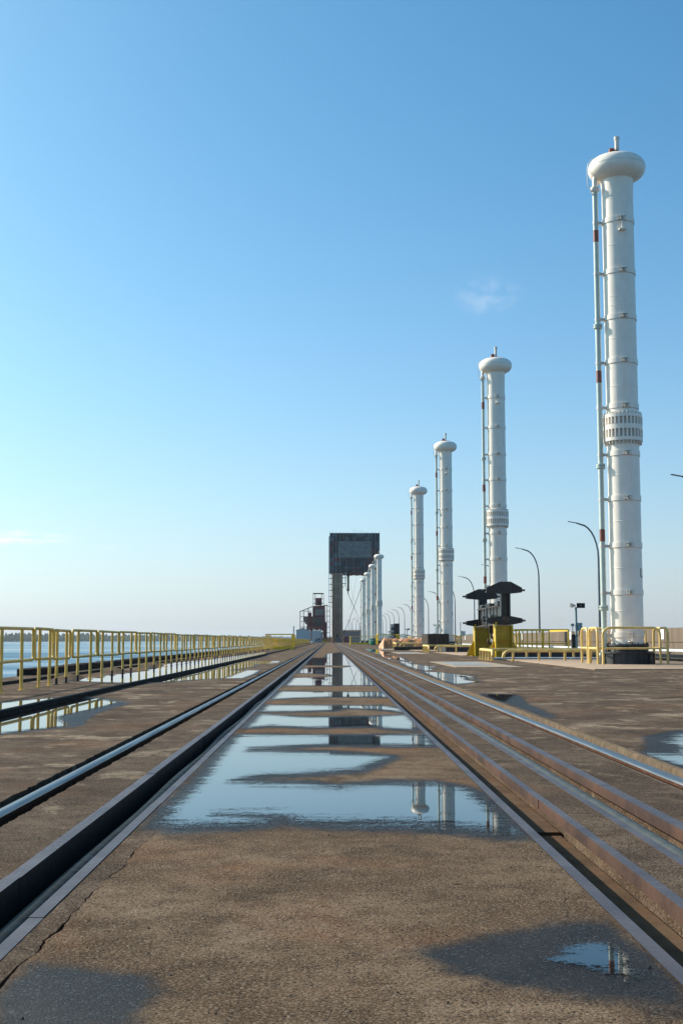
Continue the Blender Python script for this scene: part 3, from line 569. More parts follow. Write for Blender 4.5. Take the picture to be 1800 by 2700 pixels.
# ------------------------------------------------------------------ white vent columns
CR = 0.58
def ring(z0, z1, r0, r1, n=40):
    return MB().lathe([(r0, z0), (r1, z0), (r1, z1), (r0, z1)], n=n)
def make_column():
    t = thing('vent_column', 'x', 'column', (0, 0, 0), 'white vent columns in a row')
    sh = MB(); prof = [(CR, 0.74)]
    for z in (1.95, 3.5, 5.2, 6.9, 10.2, 12.0, 13.25, 13.6, 15.55, 17.35):
        prof += [(CR, z-0.02), (CR+0.006, z-0.008), (CR+0.006, z+0.008), (CR, z+0.02)]
    prof += [(CR, 17.6), (CR+0.02, 18.0), (CR+0.03, 18.25)]
    shaft = sh.lathe(prof, n=96).build('shaft', 'white_paint', t, sharp=5)
    # the letter painted low on the right side
    ua, ub, z0, z1, st = R(-44), R(-19), 3.14, 3.50, 0.05
    um = MB(); rr = CR+0.004
    outer = [(ua, z1), (ua, z0+0.08)]+[(ua+(ub-ua)*(0.5-0.5*math.cos(math.pi*i/8)), z0+0.08-0.08*math.sin(math.pi*i/8)) for i in range(1, 8)]+[(ub, z0+0.08), (ub, z1)]
    da = st/CR; inner = [(ua+da, z1), (ua+da, z0+0.11)]+[(ua+da+(ub-ua-2*da)*(0.5-0.5*math.cos(math.pi*i/8)), z0+0.11-0.06*math.sin(math.pi*i/8)) for i in range(1, 8)]+[(ub-da, z0+0.11), (ub-da, z1)]
    v = [(rr*math.cos(a), rr*math.sin(a), z) for a, z in outer+inner]; n = len(outer)
    um.add(v, [(i, i+1, n+i+1, n+i) for i in range(n-1)]).build('painted_letter', 'black_paint', shaft)['label'] = 'black painted letter U'
    # flattened bulb on top
    pr = []; a, b = 1.06, 0.53; zc = 18.63
    for i in range(0, 25):
        an = R(-72+144*i/24+0); ce, se = math.cos(an), math.sin(an)
        rad = a*abs(ce)**0.78; pr.append((rad, zc+b*math.copysign(abs(se)**0.86, se)))
    pr = [(CR+0.01, zc-b*0.93)]+[p for p in pr if p[0] > CR*0.75 or p[1] > zc]
    cap = MB().lathe(pr, n=64).build('cap', 'white_paint', t, sharp=60)
    MB().lathe([(1.061, 18.652), (1.0655, 18.655), (1.0655, 18.667), (1.061, 18.67)], n=64).build('weld_seam', 'white_dirty', cap)
    MB().lathe([(0.42, 19.10), (0.42, 19.165), (0.38, 19.175)], n=32).build('top_plate', 'rusty_box', t)
    v_ = MB().tube([(0.03, 0, 19.16), (0.03, 0, 19.22), (0.03, 0, 19.225), (0.03, 0, 19.29)], [0.05, 0.05, 0.085, 0.085], 10)
    v_.tube([(0.03, 0, 19.29), (0.03, 0, 19.36)], 0.035, 8).build('valve', 'grey_steel', t)
    MB().lathe([(0.075, 19.37), (0.085, 19.385), (0.085, 19.78), (0.105, 19.785), (0.105, 19.895), (0.08, 19.91)], (0.03, 0), 24).build('whistle', 'white_dirty', t, sharp=20)
    MB().box(-0.28, -0.08, -0.14, 0.06, 19.15, 19.41, 0.015).build('junction_box', 'rusty_box', t)
    # conduit looping over the bulb to the standpipe
    cp = [(-0.28, -0.04, 19.2), (-0.5, -0.05, 19.17), (-0.75, -0.06, 19.06), (-0.95, -0.07, 18.98), (-1.10, -0.08, 18.80), (-1.13, -0.08, 18.6), (-1.13, -0.08, 18.1), (-1.10, -0.08, 17.95), (-0.93, -0.04, 17.6)]
    MB().tube(cp, 0.018, 8).build('conduit', 'pale_pipe', t)
    # clamped bands with their lugs, and brackets out to the standpipe
    def lug():
        s = MB(); y = -CR-0.02
        for x in (-0.055, 0.045): s.box(x, x+0.012, y-0.085, y, -0.08, 0.08)
        s.box(-0.15, 0.15, y-0.06, y+0.01, 0.055, 0.07); s.box(-0.15, 0.15, y-0.06, y+0.01, -0.07, -0.055); s.tube([(-0.08, y-0.05, 0), (0.08, y-0.05, 0)], 0.014, 6); return s.mesh('clamp_lug', 'white_dirty')
    LUG = lug(); BAND = ring(-0.095, 0.095, CR-0.01, CR+0.026).mesh('band', 'white_paint')
    LIP = ring(-0.103, -0.0955, CR-0.01, CR+0.018).mesh('rust_line', 'leg_brown')
    BR = MB().box(-0.83, -CR+0.02, -0.055, 0.055, -0.05, 0.05).tube([(-0.84, 0, -0.06), (-0.84, 0, 0.06)], 0.113, 16).mesh('bracket', 'white_dirty')
    for z in (16.54, 14.57, 12.83, 11.17, 9.48, 7.72, 6.06, 4.34, 2.62, 1.08):
        bnd = obj('band', BAND, t, (0, 0, z)); obj('rust_line', LIP, bnd); obj('clamp_lug', LUG, t, (0, 0, z))
        obj('bracket', BR, t, (0, 0, z-0.02))
    for z in (16.10, 0.88):
        s = MB(); y = -CR; s.box(-0.03, 0.03, y-0.10, y, z-0.02, z+0.30); s.box(-0.13, 0.13, y-0.24, y, z-0.05, z-0.02); s.box(-0.1, 0.1, y-0.06, y, z+0.27, z+0.30); s.build('small_shelf', 'white_paint', t)
    # slotted expansion collar
    co = thing('x', 'x', 'x'); bpy.data.objects.remove(co)
    RO = 0.715; s = MB()
    for (za, zb) in ((8.17, 8.30), (8.60, 8.78), (9.05, 9.17)): s.add(*rg(RO-0.05, RO, za, zb))
    collar = s.build('collar', 'white_paint', t)
    nb = 30; w = 2*math.pi*RO/nb*0.34
    bar = MB()
    for (za, zb) in ((8.295, 8.605), (8.775, 9.055)): bar.box(RO-0.05, RO+0.004, -w/2, w/2, za, zb)
    BARM = bar.mesh('collar_bar', 'white_paint')
    TM = MB().box(RO-0.10, RO-0.02, -w*0.45, w*0.45, 9.165, 9.25, 0.008).mesh('collar_tooth', 'white_paint')
    TB = MB().box(RO-0.11, RO-0.03, -w*0.5, w*0.5, 8.06, 8.175, 0.008).mesh('collar_tooth', 'white_dirty')
    for i in range(nb):
        for M, nm in ((BARM, 'collar_bar'), (TM, 'collar_tooth'), (TB, 'collar_tooth')):
            o = obj(nm, M, collar); o.rotation_euler = (0, 0, 2*math.pi*(i+0.5)/nb)
    MB().lathe([(CR+0.005, 8.06), (CR+0.03, 8.065), (CR+0.03, 9.24), (CR+0.005, 9.245)], n=40).build('bellows', 'white_dirty', collar)
    # pale green standpipe with red bands and bolted flanges
    sp = thing('x', 'x', 'x'); bpy.data.objects.remove(sp)
    pipe = MB().tube([(-0.84, 0, 0.62), (-0.84, 0, 17.95)], 0.10, 20).build('standpipe', 'green_paint', t)
    for a_, b_ in ((15.78, 16.24), (10.40, 10.86), (4.49, 4.94)): MB().tube([(-0.84, 0, a_), (-0.84, 0, b_)], 0.1025, 20).build('red_band', 'red_band', pipe)
    FL = MB().lathe([(0.10, -0.075), (0.165, -0.07), (0.165, -0.012), (0.12, -0.008), (0.12, 0.008), (0.165, 0.012), (0.165, 0.07), (0.10, 0.075)], n=20)
    for i in range(8):
        an = 2*math.pi*(i+.5)/8; FL.tube([(0.142*math.cos(an), 0.142*math.sin(an), -0.11), (0.142*math.cos(an), 0.142*math.sin(an), 0.10)], 0.016, 6)
    FLM = FL.mesh('flange', 'green_paint')
    for z in (12.55, 7.28, 2.07): obj('flange', FLM, pipe, (-0.84, 0, z))
    FW = MB(); FW.v, FW.f = FL.v, FL.f; obj('flange', FW.mesh('flange', 'white_paint'), pipe, (-0.84, 0, 17.83))
    MB().tube([(-0.84, 0, 17.9), (-0.84, 0, 18.12), (-0.83, 0, 18.22), (-0.78, 0, 18.36)], [0.10, 0.10, 0.105, 0.13], 20).build('elbow', 'white_paint', t)
    el = [(-0.84, 0, 0.66), (-0.86, -0.02, 0.5), (-0.98, -0.06, 0.38), (-1.06, -0.08, 0.28), (-1.08, -0.09, 0.0)]
    MB().tube(el, [0.10, 0.098, 0.085, 0.075, 0.07], 16).build('drain_elbow', 'green_paint', t)
    # black pedestal
    ped = MB().lathe([(0.90, 0.0), (0.90, 0.41), (0.95, 0.415), (0.95, 0.47), (0.72, 0.475), (0.70, 0.68)], n=40).build('pedestal', 'black_base', t)
    RIB = MB().box(0.89, 0.945, -0.02, 0.02, 0.0, 0.412).mesh('rib', 'black_base')
    for i in range(12):
        o = obj('rib', RIB, ped); o.rotation_euler = (0, 0, 2*math.pi*i/12+0.2)
    fl = MB().lathe([(0.62, 0.675), (0.755, 0.68), (0.755, 0.745), (0.62, 0.75)], n=40).build('base_flange', 'black_base', t)
    BO = MB().tube([(0.715, 0, 0.48), (0.715, 0, 0.80)], 0.018, 6).mesh('bolt', 'black_base')
    for i in range(20):
        o = obj('bolt', BO, fl); o.rotation_euler = (0, 0, 2*math.pi*i/20)
    return t
def rg(r0, r1, z0, z1, n=60):
    v = []; f = []
    for k in range(n):
        an = 2*math.pi*k/n
        for r, z in ((r0, z0), (r1, z0), (r1, z1), (r0, z1)): v.append((r*math.cos(an), r*math.sin(an), z))
    for k in range(n):
        for q in range(4): f.append((k*4+q, k*4+(q+1) % 4, ((k+1) % n)*4+(q+1) % 4, ((k+1) % n)*4+q))
    return v, f
columns = [(10.86, 45.4, 'tallest and nearest white vent column with bulb cap, slotted collar and green standpipe'),
           (10.80, 79.4, 'second nearest white vent column, its foot behind the black lifting frame'),
           (10.70, 113.4, 'third nearest white vent column, its foot behind the black block'),
           (10.65, 147.4, 'fourth nearest white vent column, standing apart behind the orange tarpaulins'),
           (10.65, 265, 'nearest of the four small far white columns in front of the gantry'),
           (10.60, 300, 'second of the four small far white columns counted from the right'),
           (10.55, 336, 'third of the four small far white columns counted from the right'),
           (10.28, 370, 'leftmost and farthest small white vent column')]
proto = make_column(); proto.location = (*columns[0][:2], 0); proto['label'] = columns[0][2]
for x, y, lb in columns[1:]: copy_tree(proto, (x, y, 0), lb)

# ------------------------------------------------------------------ rounded yellow guard frames round each foot
def guard(w, h=1.33, mid=0.60, r=0.045, c=0.26):
    s = MB(); P = [(-w/2, 0)]+arc(-w/2+c, h-c, c, 180, 90, 5)+arc(w/2-c, h-c, c, 90, 0, 5)+[(w/2, 0)]
    s.tube([(x, 0, z) for x, z in P], r, 10); return s
ordn = ['nearest', 'second', 'third', 'fourth']
gr = thing('guard_railing', 'rounded yellow pipe guards standing round the nearest column foot', 'guard railing', (10.86, 45.4, 0), 'yellow guard railings round the column feet')
for w, x, y, rz in ((2.03, 10.72, 44.25, 0), (1.45, 9.62, 45.45, 90), (1.1, 9.66, 47.2, 90), (1.9, 12.08, 45.5, 90), (2.1, 10.9, 47.1, 0)):
    h = guard(w).build('hoop', 'yellow_pale', gr); h.location = (x-10.86, y-45.4, 0); h.rotation_euler = (0, 0, R(rz))
    MB().tube([(-w/2, 0, 0.60), (w/2, 0, 0.60)], 0.038, 8).build('mid_rail', 'yellow_pale', h)
    for q in (-w/2, w/2): MB().box(q-0.08, q+0.08, -0.08, 0.08, 0.0, 0.012).build('foot_plate', 'yellow_pale', h)
for i in (1, 2, 3): copy_tree(gr, (columns[i][0], columns[i][1], 0), 'rounded yellow pipe guards standing round the %s nearest column foot' % ordn[i])

# ------------------------------------------------------------------ pads, hatches, kerbs and blocks on the right deck
tag(MB().box(7.95, 14.4, 37.5, 56, 0.0, 0.035, 0.01).build('concrete_pad', 'pad_concrete'), 'pinkish concrete pad under the nearest column', 'concrete pad', 'concrete pads')
tag(MB().box(7.6, 14.4, 71.5, 91, 0.0, 0.03, 0.01).build('concrete_pad', 'pad_concrete'), 'pinkish concrete pad under the second column', 'concrete pad', 'concrete pads')
tag(MB().box(7.2, 14.4, 103, 128, 0.0, 0.03, 0.01).build('concrete_pad', 'pad_concrete'), 'pale concrete pad under the third column', 'concrete pad', 'concrete pads')
tag(MB().box(7.0, 8.2, 38.5, 53, 0.0, 0.018).build('concrete_pad', 'ground_strip'), 'dark damp strip beside the pad under the nearest column', 'concrete pad') if False else None
for (x0, x1, y0, y1, lb) in ((4.15, 6.35, 41, 51.5, 'nearest pale hatch cover set in the deck before the yellow stand'), (4.6, 6.5, 81, 93, 'second pale hatch cover in the deck left of the low yellow barrier'), (4.9, 6.3, 115.5, 127, 'far pale hatch cover in the deck before the black kerb beam')):
    t = thing('hatch_cover', lb, 'hatch', (0, 0, 0), 'hatch covers in the deck')
    MB().box(x0, x1, y0, y1, 0.0, 0.014).build('hatch_frame', 'hatch_concrete', t)
    MB().box(x0+0.25, x1-0.55, y0+3, y1-1.2, 0.014, 0.02).build('grating', 'hatch_blue', t)
tag(MB().box(8.85, 10.75, 112, 119.5, 0.0, 1.47, 0.05).build('stone_block', 'dark_rock'), 'big dark square block with lit left side before the third column', 'block')
tag(MB().box(5.85, 8.7, 112.2, 113.4, 0.0, 0.30, 0.03).build('kerb_beam', 'dark_rock'), 'low black kerb beam on the deck left of the dark block', 'kerb beam')
tag(MB().box(8.6, 12.1, 60.3, 66, 0.0, 0.36, 0.03).build('hatch_plinth', 'black_base'), 'low black plinth behind the nearest low yellow barrier', 'plinth')
tag(MB().box(8.6, 12.1, 92.3, 99, 0.0, 0.40, 0.03).build('hatch_plinth', 'black_base'), 'low black plinth behind the second low yellow barrier', 'plinth')
tag(MB().tube([(7.3, 57.6, 0.06), (14.2, 57.6, 0.06)], 0.05, 8).build('white_pipe', 'pale_pipe'), 'white pipe along the ground below the nearest low barrier', 'pipe')

# low yellow barriers
def low_barrier(x0, x1, y0, y1, label, zt=0.44):
    t = thing('low_barrier', label, 'barrier', (0, 0, 0), 'low yellow pipe barriers')
    r = 0.062; c = 0.28
    P = [(x0-0.42, zt-0.30)]+[(x0-0.42+c*(1-math.cos(R(a))), zt-c+c*math.sin(R(a))) for a in (10, 25, 45, 65, 90)]+[(x1, zt)]
    MB().tube([(x, y0, z) for x, z in P], r, 10).build('front_rail', 'yellow_pale', t)
    MB().tube([(x0-0.75, y0+0.9, zt-0.22), (x0-0.75, y0+0.95, zt-0.05), (x0-0.75, y0+1.05, zt), (x0-0.75, y1-0.3, zt+0.02), (x0-0.65, y1-0.05, zt+0.02), (x0-0.4, y1, zt+0.02), (x1, y1, zt+0.02)], r, 10).build('back_rail', 'yellow_pale', t)
    PMS = MB().box(-0.05, 0.05, -0.03, 0.03, 0.012, zt-0.02).box(-0.03, 0.03, -0.05, 0.05, 0.012, zt-0.02).box(-0.1, 0.1, -0.1, 0.1, 0, 0.012).mesh('post', 'yellow_pale')
    x = x0
    while x <= x1: obj('post', PMS, t, (x, y0, 0)); obj('post', PMS, t, (x+0.35, y1, 0)); x += 1.1
    k = 5
    for i in range(k): obj('post', PMS, t, (x0-0.75, y0+1.1+(y1-y0-1.4)*i/(k-1), 0))
low_barrier(7.8, 13.2, 53, 58.5, 'nearest low yellow pipe barrier in front of the black lifting frame')
low_barrier(7.9, 13.2, 88.5, 95, 'second low yellow pipe barrier in front of the dark block', 0.47)
low_barrier(7.4, 12.5, 123, 130, 'far low yellow pipe barrier in front of the orange tarpaulin', 0.58)

# yellow railing behind the lifting frame
t = thing('yellow_railing', 'bright yellow railing behind the low barrier, right of the lifting frame', 'railing')
for z in (1.42, 0.72): MB().beam((9.3, 62.5, z), (12.0, 62.5, z), 0.05, 0.05).build('rail', 'yellow_fresh', t)
MB().beam((9.3, 68, 1.42), (12.0, 68, 1.42), 0.05).build('rail', 'yellow_fresh', t); MB().beam((9.3, 68, 0.72), (12.0, 68, 0.72), 0.05).build('rail', 'yellow_fresh', t)
for x in (9.33, 12.0): MB().beam((x, 62.5, 1.38), (x, 68, 1.38), 0.05, 0.09).build('rail', 'yellow_fresh', t)
PMs = MB().box(-0.03, 0.03, -0.03, 0.03, 0, 1.4).mesh('post', 'yellow_fresh')
for x in (9.36, 9.52, 10.72, 11.98): obj('post', PMs, t, (x, 62.5, 0))
for x in (10.55, 10.8, 11.05, 11.3, 11.6, 11.98): obj('post', PMs, t, (x, 68, 0))

# ------------------------------------------------------------------ the black lifting frame on two yellow stands
def stand(yc, xc, label):
    t = thing('yellow_stand', label, 'stand', (xc, yc, 0), 'yellow stands of the lifting frame')
    MB().box(-0.62, 0.95, -0.45, 0.45, 0, 0.03).build('base_plate', 'yellow_stand', t)
    MB().box(-0.36, 0.34, -0.06, 0.06, 0.03, 1.62).build('web_plate', 'yellow_stand', t)
    MB().box(-0.36, 0.34, -0.40, -0.06, 0.93, 0.96).build('stiffener', 'yellow_stand', t)
    bl = MB()
    for q in range(8):
        for x in (-0.40, 0.38): bl.tube([(x, -0.44, 0.2+q*0.18), (x, -0.41, 0.2+q*0.18)], 0.018, 6)
    bl.build('bolt_row', 'hook_steel', t)
    for x in (-0.44, 0.34): MB().box(x, x+0.08, -0.42, 0.42, 0.03, 1.62 if x > 0 else 1.78).build('side_flange', 'yellow_stand', t)
    MB().prism([(-0.44, 0.03), (-0.44, 0.86), (-0.52, 0.80), (-0.86, 0.10), (-0.86, 0.03)], 'y', -0.03, 0.03).build('gusset', 'yellow_stand', t)
    MB().prism([(0.42, 0.03), (0.42, 0.86), (0.48, 0.80), (0.80, 0.10), (0.80, 0.03)], 'y', -0.03, 0.03).build('gusset', 'yellow_stand', t)
stand(61.0, 8.52, 'nearer right-hand yellow steel stand under the black lifting frame')
stand(70.0, 8.56, 'farther left-hand yellow steel stand under the black lifting frame')
lf = thing('lifting_frame', 'black steel lifting frame with four winged arms resting on two yellow stands', 'lifting frame', (8.62, 61, 0))
for yy, mir in ((0.0, 1), (9.0, 1)):
    for x0 in (-0.23, 0.13): MB().box(x0, x0+0.10, yy-0.24, yy+0.24, 1.64, 3.68).build('upright', 'black_paint', lf)
    MB().box(-0.13, 0.13, yy-0.02 if yy < 1 else yy-0.2, yy+0.2, 1.64, 3.68).build('upright_web', 'black_paint', lf)
    for zt, zb, tz0, tz1 in ((3.74, 3.16, 3.22, 3.44), (2.06, 1.63, 1.74, 1.95)):
        arm = MB().prism([(-0.25, zt), (0.25, zt), (0.80, tz1), (0.80, tz0), (0.25, zb), (-0.25, zb), (-0.94, tz0), (-0.94, tz1)], 'y', yy-0.28, yy-0.22)
        arm.prism([(-0.25, zt), (0.25, zt), (0.80, tz1), (0.80, tz0), (0.25, zb), (-0.25, zb), (-0.94, tz0), (-0.94, tz1)], 'y', yy+0.22, yy+0.28)
        arm.box(-0.94, -0.88, yy-0.22, yy+0.22, tz0, tz1); arm.box(0.74, 0.80, yy-0.22, yy+0.22, tz0, tz1)
        a = arm.build('arm', 'black_paint', lf, sharp=8)
        for q in (-0.62, -0.40, 0.36, 0.56):
            zz0 = zb+(tz0-zb)*min(1, abs(q)/0.9); zz1 = zt+(tz1-zt)*max(0, (abs(q)-0.25)/0.6)
            MB().box(q-0.012, q+0.012, yy-0.33, yy-0.28, zz0+0.02, zz1-0.02).build('stiffener', 'black_base', a)
        for xa, xb in ((-1.12, -0.92), (0.78, 0.98)): MB().tube([(xa, yy, (tz0+tz1)/2), (xb, yy, (tz0+tz1)/2)], 0.05, 10).build('pin', 'black_paint', a)
MB().tube([(0.0, -0.42, 1.9), (0.0, -0.28, 1.9)], 0.16, 16).build('pivot', 'hook_steel', lf)
MB().box(-0.16, 0.12, 0.3, 8.7, 1.68, 2.62).build('body_beam', 'black_paint', lf)
for y0 in (1.0, 4.2, 7.2): MB().box(-0.25, 0.15, y0, y0+1.1, 2.62, 2.82, 0.02).build('motor_box', 'black_paint', lf)
for z in (2.58, 1.66): MB().beam((-0.32, 0.2, z), (-0.32, 8.8, z), 0.05, 0.05).build('side_rail', 'hook_steel', lf)
for i in range(7): MB().beam((-0.32, 0.7+i*1.25, 1.66), (-0.32, 0.7+i*1.25, 2.58), 0.045).build('guide_rod', 'grey_steel' if i == 3 else 'hook_steel', lf)
MB().beam((-0.40, 4.2, 1.5), (-0.40, 4.2, 2.8), 0.06).build('release_lever', 'grey_steel', lf)
for i, (x, y0, y1) in enumerate(((-0.22, 0.6, 4.6), (-0.26, 3.8, 8.2))):
    MB().tube([(x, y0+(y1-y0)*k/10, 2.66+0.10*math.sin(math.pi*k/10)+0.03*math.sin(k*2.1)) for k in range(11)], 0.022, 6).build('hydraulic_hose', 'cable_black', lf)
for y in (2.4, 5.6): MB().tube([(-0.2, y, 2.1), (-0.46, y, 2.1)], 0.09, 12).build('roller', 'grey_steel', lf)
hk = thing('crane_hook', 'heavy rusty steel hook hanging between the two yellow stands', 'hook', (8.12, 62.5, 0))
MB().box(-0.12, 0.12, -0.05, 0.05, 1.25, 1.62).build('hook_block', 'hook_steel', hk); MB().tube([(0, 0, 1.3), (0, 0, 1.0)], 0.07, 10).build('shank', 'hook_steel', hk)
hp = [(0.0, 0, 1.02)]+[(-0.02+0.15*math.cos(R(a)), 0, 0.87+0.17*math.sin(R(a))) for a in (60, 30, 0, -30, -60, -90, -120, -150, -180, -205)]
MB().tube(hp, [0.07, 0.07, 0.075, 0.08, 0.08, 0.08, 0.075, 0.07, 0.06, 0.05, 0.035], 10).build('hook', 'hook_steel', hk)

# ------------------------------------------------------------------ parapet wall, sheet signs, pipe along it
wall = thing('parapet_wall', 'weathered board-marked concrete parapet wall along the right side of the deck', 'wall')
W1 = MB().box(0, 0.28, 0.012, 5.988, 0, 0.80, 0.006).mesh('wall_panel', 'wall_concrete'); W2 = MB().box(-0.03, 0.30, 0.008, 5.992, 0.80, 1.42, 0.012).mesh('wall_cap', 'wall_concrete')
for i in range(70):
    p = obj('wall_panel', W1, wall, (14.74, -12+6*i, 0)); obj('wall_cap', W2, p)
SG = MB().box(-0.008, 0, -0.26, 0.26, 0.93, 1.40)
SGM = SG.mesh('sign_sheet', 'sign_white')
near = {55: 'right of the nearest column', 76: 'beside the horn speaker post', 85.6: 'seen above the bright yellow railing, right one', 95: 'seen above the bright yellow railing, left one', 64.8: 'between the nearest column and the speaker post', 135: 'left of the lifting frame'}
for y, lb in near.items():
    o = obj('sign_sheet', SGM, None, (14.695, y, 0)); tag(o, 'small blank white sheet on the parapet wall '+lb, 'sign', 'white sheets on the parapet')
t = thing('wall_pipe', 'long pale pipe on short stands in front of the parapet wall', 'pipe')
MB().tube([(13.9, 20, 0.47), (13.9, 200, 0.47)], 0.065, 10).build('pipe', 'pale_pipe', t)
STM = MB().box(-0.03, 0.03, -0.03, 0.03, 0, 0.41).box(-0.1, 0.1, -0.04, 0.04, 0.38, 0.405).mesh('stand', 'lamp_steel')
for i in range(30): obj('stand', STM, t, (13.9, 21+6*i, 0))
tag(MB().box(14.25, 14.55, 20, 200, 0.10, 0.30, 0.02).build('cable_duct', 'black_base'), 'dark cable duct at the foot of the parapet wall', 'cable duct')

# ------------------------------------------------------------------ street lamps behind the parapet
lamp = thing('street_lamp', 'x', 'street lamp', (15.85, 50.9, 0), 'street lamps behind the parapet')
P = [(0, 0, 0.0), (0, 0, 5.6)]+[(-1.05*(1-math.cos(R(a))), 0, 5.6+1.95*math.sin(R(a))) for a in (12, 25, 38, 50, 62, 74)]+[(-1.25, 0, 7.63)]
MB().tube(P, [0.085, 0.06]+[0.05]*6+[0.04], 10).build('pole', 'lamp_steel', lamp)
MB().prism([(-1.22, 7.61), (-1.25, 7.65), (-1.68, 7.73), (-1.74, 7.72), (-1.68, 7.69)], 'y', -0.07, 0.07).build('lamp_head', 'lamp_steel', lamp)
MB().box(-0.14, 0.14, -0.14, 0.14, 0, 0.03).build('base_plate', 'lamp_steel', lamp)
LL = ['only its head showing at the right edge', 'partly hidden behind the nearest column', 'standing free in the sky right of the lifting frame', 'hidden behind the second column', 'just left of the lifting frame', 'partly behind the third column']
lamp['label'] = 'grey street lamp with curved arm, '+LL[0]
for i in range(1, 17):
    lb = 'grey street lamp with curved arm, '+LL[i] if i < 6 else 'far grey street lamp, %s from the right in the receding row' % ORD[i]
    copy_tree(lamp, (15.5, 50.9+20.5*i, 0), lb)

# ------------------------------------------------------------------ horn speaker posts
sp = thing('speaker_post', 'x', 'speaker post', (13.0, 65.6, 0), 'horn speaker posts')
MB().box(-0.05, 0.05, -0.05, 0.05, 0, 2.62).build('post', 'teal_box', sp); MB().box(-0.24, 0.04, 0.06, 0.25, 0.0, 1.2, 0.02).build('cabinet', 'black_base', sp)
MB().box(-0.30, -0.12, -0.10, 0.08, 1.62, 1.76, 0.01).build('small_box', 'teal_box', sp); MB().box(0.06, 0.30, -0.12, 0.10, 1.38, 1.80, 0.015).build('control_box', 'teal_box', sp)
h1 = MB().prism([(-0.04, 2.60), (0.36, 2.60), (0.36, 2.83), (-0.04, 2.83)], 'y', -0.26, -0.22); hv = [(0.02, 2.64), (0.30, 2.64), (0.30, 2.79), (0.02, 2.79)]
def horn(s, x0, x1, y0, y1, z0, z1, inv):
    w = (x1-x0)*0.36; h = (z1-z0)*0.36; a = [(x0, y0, z0), (x1, y0, z0), (x1, y0, z1), (x0, y0, z1)]; b = [(x0+w, y1, z0+h), (x1-w, y1, z0+h), (x1-w, y1, z1-h), (x0+w, y1, z1-h)]
    return s.add(a+b, [(i, (i+1) % 4, (i+1) % 4+4, i+4) for i in range(4)]+[(4, 5, 6, 7)])
hs = MB(); horn(hs, -0.02, 0.42, -0.30, 0.05, 2.57, 2.83, 0); hs.tube([(0.2, -0.28, 2.70), (0.2, 0.12, 2.70)], 0.05, 10); hs.build('horn', 'lamp_steel', sp)
hs = MB()
v = [(-0.28, -0.2, 2.58), (-0.28, 0.22, 2.58), (-0.28, 0.22, 2.82), (-0.28, -0.2, 2.82), (-0.03, -0.06, 2.66), (-0.03, 0.08, 2.66), (-0.03, 0.08, 2.74), (-0.03, -0.06, 2.74)]
hs.add(v, [(i, (i+1) % 4, (i+1) % 4+4, i+4) for i in range(4)]+[(4, 5, 6, 7)]); hs.build('horn', 'white_dirty', sp)
MB().tube([(-0.2, -0.05, 1.62), (-0.2, -0.06, 1.3), (-0.1, -0.07, 1.1), (0.05, -0.07, 1.1), (0.15, -0.06, 1.2), (0.17, -0.05, 1.38)], 0.022, 6).build('cable', 'cable_black', sp)
sp['label'] = 'grey-green post with two horn speakers left of the nearest column'
for y, lb in ((152, 'small post with horn speakers just left of the third column'), (208, 'small far post with horn speakers left of the fourth column'), (270, 'tiny farthest post with horn speakers left of the black cabinet')): copy_tree(sp, (13.0, y, 0), lb)
t = thing('equipment_post', 'thin post with two pale green boxes left of the lifting frame', 'equipment post', (12.0, 114, 0))
MB().box(-0.03, 0.03, -0.03, 0.03, 0, 2.55).build('post', 'lamp_steel', t); MB().box(-0.06, 0.18, -0.1, 0.1, 1.25, 1.75, 0.02).build('box', 'green_paint', t); MB().box(0.2, 0.44, -0.1, 0.1, 1.3, 1.72, 0.02).build('box', 'green_paint', t)

# ------------------------------------------------------------------ tarpaulins, drum, cages, cabinets
def tarp(x0, x1, y0, y1, h, seed, label):
    nx, ny = 34, 26; v = []; rr = random.Random(seed); pk = [(rr.uniform(.12, .9), rr.uniform(.15, .85), rr.uniform(.7, 1.0)) for _ in range(6)]
    for j in range(ny):
        for i in range(nx):
            a, b = i/(nx-1), j/(ny-1); e = min(a, 1-a, b*1.2, (1-b)*1.2)
            z = 0.0
            for (px, py, ph) in pk: z = max(z, ph-2.0*math.hypot((a-px)*0.55, (b-py)*0.5))
            z = max(z, 0.80)*min(1, e*6.5)**0.6
            f = mnoise.noise(Vector((a*7+seed, b*7, 0)))*0.13+mnoise.noise(Vector((a*19+seed, b*19, 4)))*0.05
            ox = 0.22*mnoise.noise(Vector((a*5, b*5, seed+2)))*(1-min(1, e*4)); oy = 0.3*mnoise.noise(Vector((a*5, b*5, seed+8)))*(1-min(1, e*4))
            v.append((x0+(x1-x0)*a+ox, y0+(y1-y0)*b+oy, max(0.0, h*(z+f*min(1, e*8)))+0.005))
    f = [(j*nx+i, j*nx+i+1, (j+1)*nx+i+1, (j+1)*nx+i) for j in range(ny-1) for i in range(nx-1)]
    tag(MB().add(v, f).build('tarpaulin', 'tarp_orange', sharp=25), label, 'tarpaulin', 'tarpaulin covered piles')
tarp(5.6, 7.75, 133, 139, 1.24, 3, 'crumpled orange-brown tarpaulin over a pile right of the green drum')
tarp(7.35, 10.9, 134, 143, 1.22, 12, 'larger orange-brown tarpaulin over a pile left of the dark block')
d = thing('steel_drum', 'green steel drum with white label standing beside the tarpaulin', 'drum', (7.85, 224, 0))
MB().lathe([(0.50, 0.08), (0.54, 0.10), (0.54, 0.44), (0.565, 0.46), (0.54, 0.48), (0.54, 0.80), (0.565, 0.82), (0.54, 0.84), (0.54, 1.15)], n=32).build('drum_body', 'green_drum', d)
MB().lathe([(0.54, 1.15), (0.565, 1.16), (0.565, 1.22), (0.53, 1.235)], n=32).build('lid', 'blue_lid', d)
lv = [(0.545*math.sin(R(a)), -0.545*math.cos(R(a)), z) for z in (0.72, 0.95) for a in (-40, -25, -10, 5)]
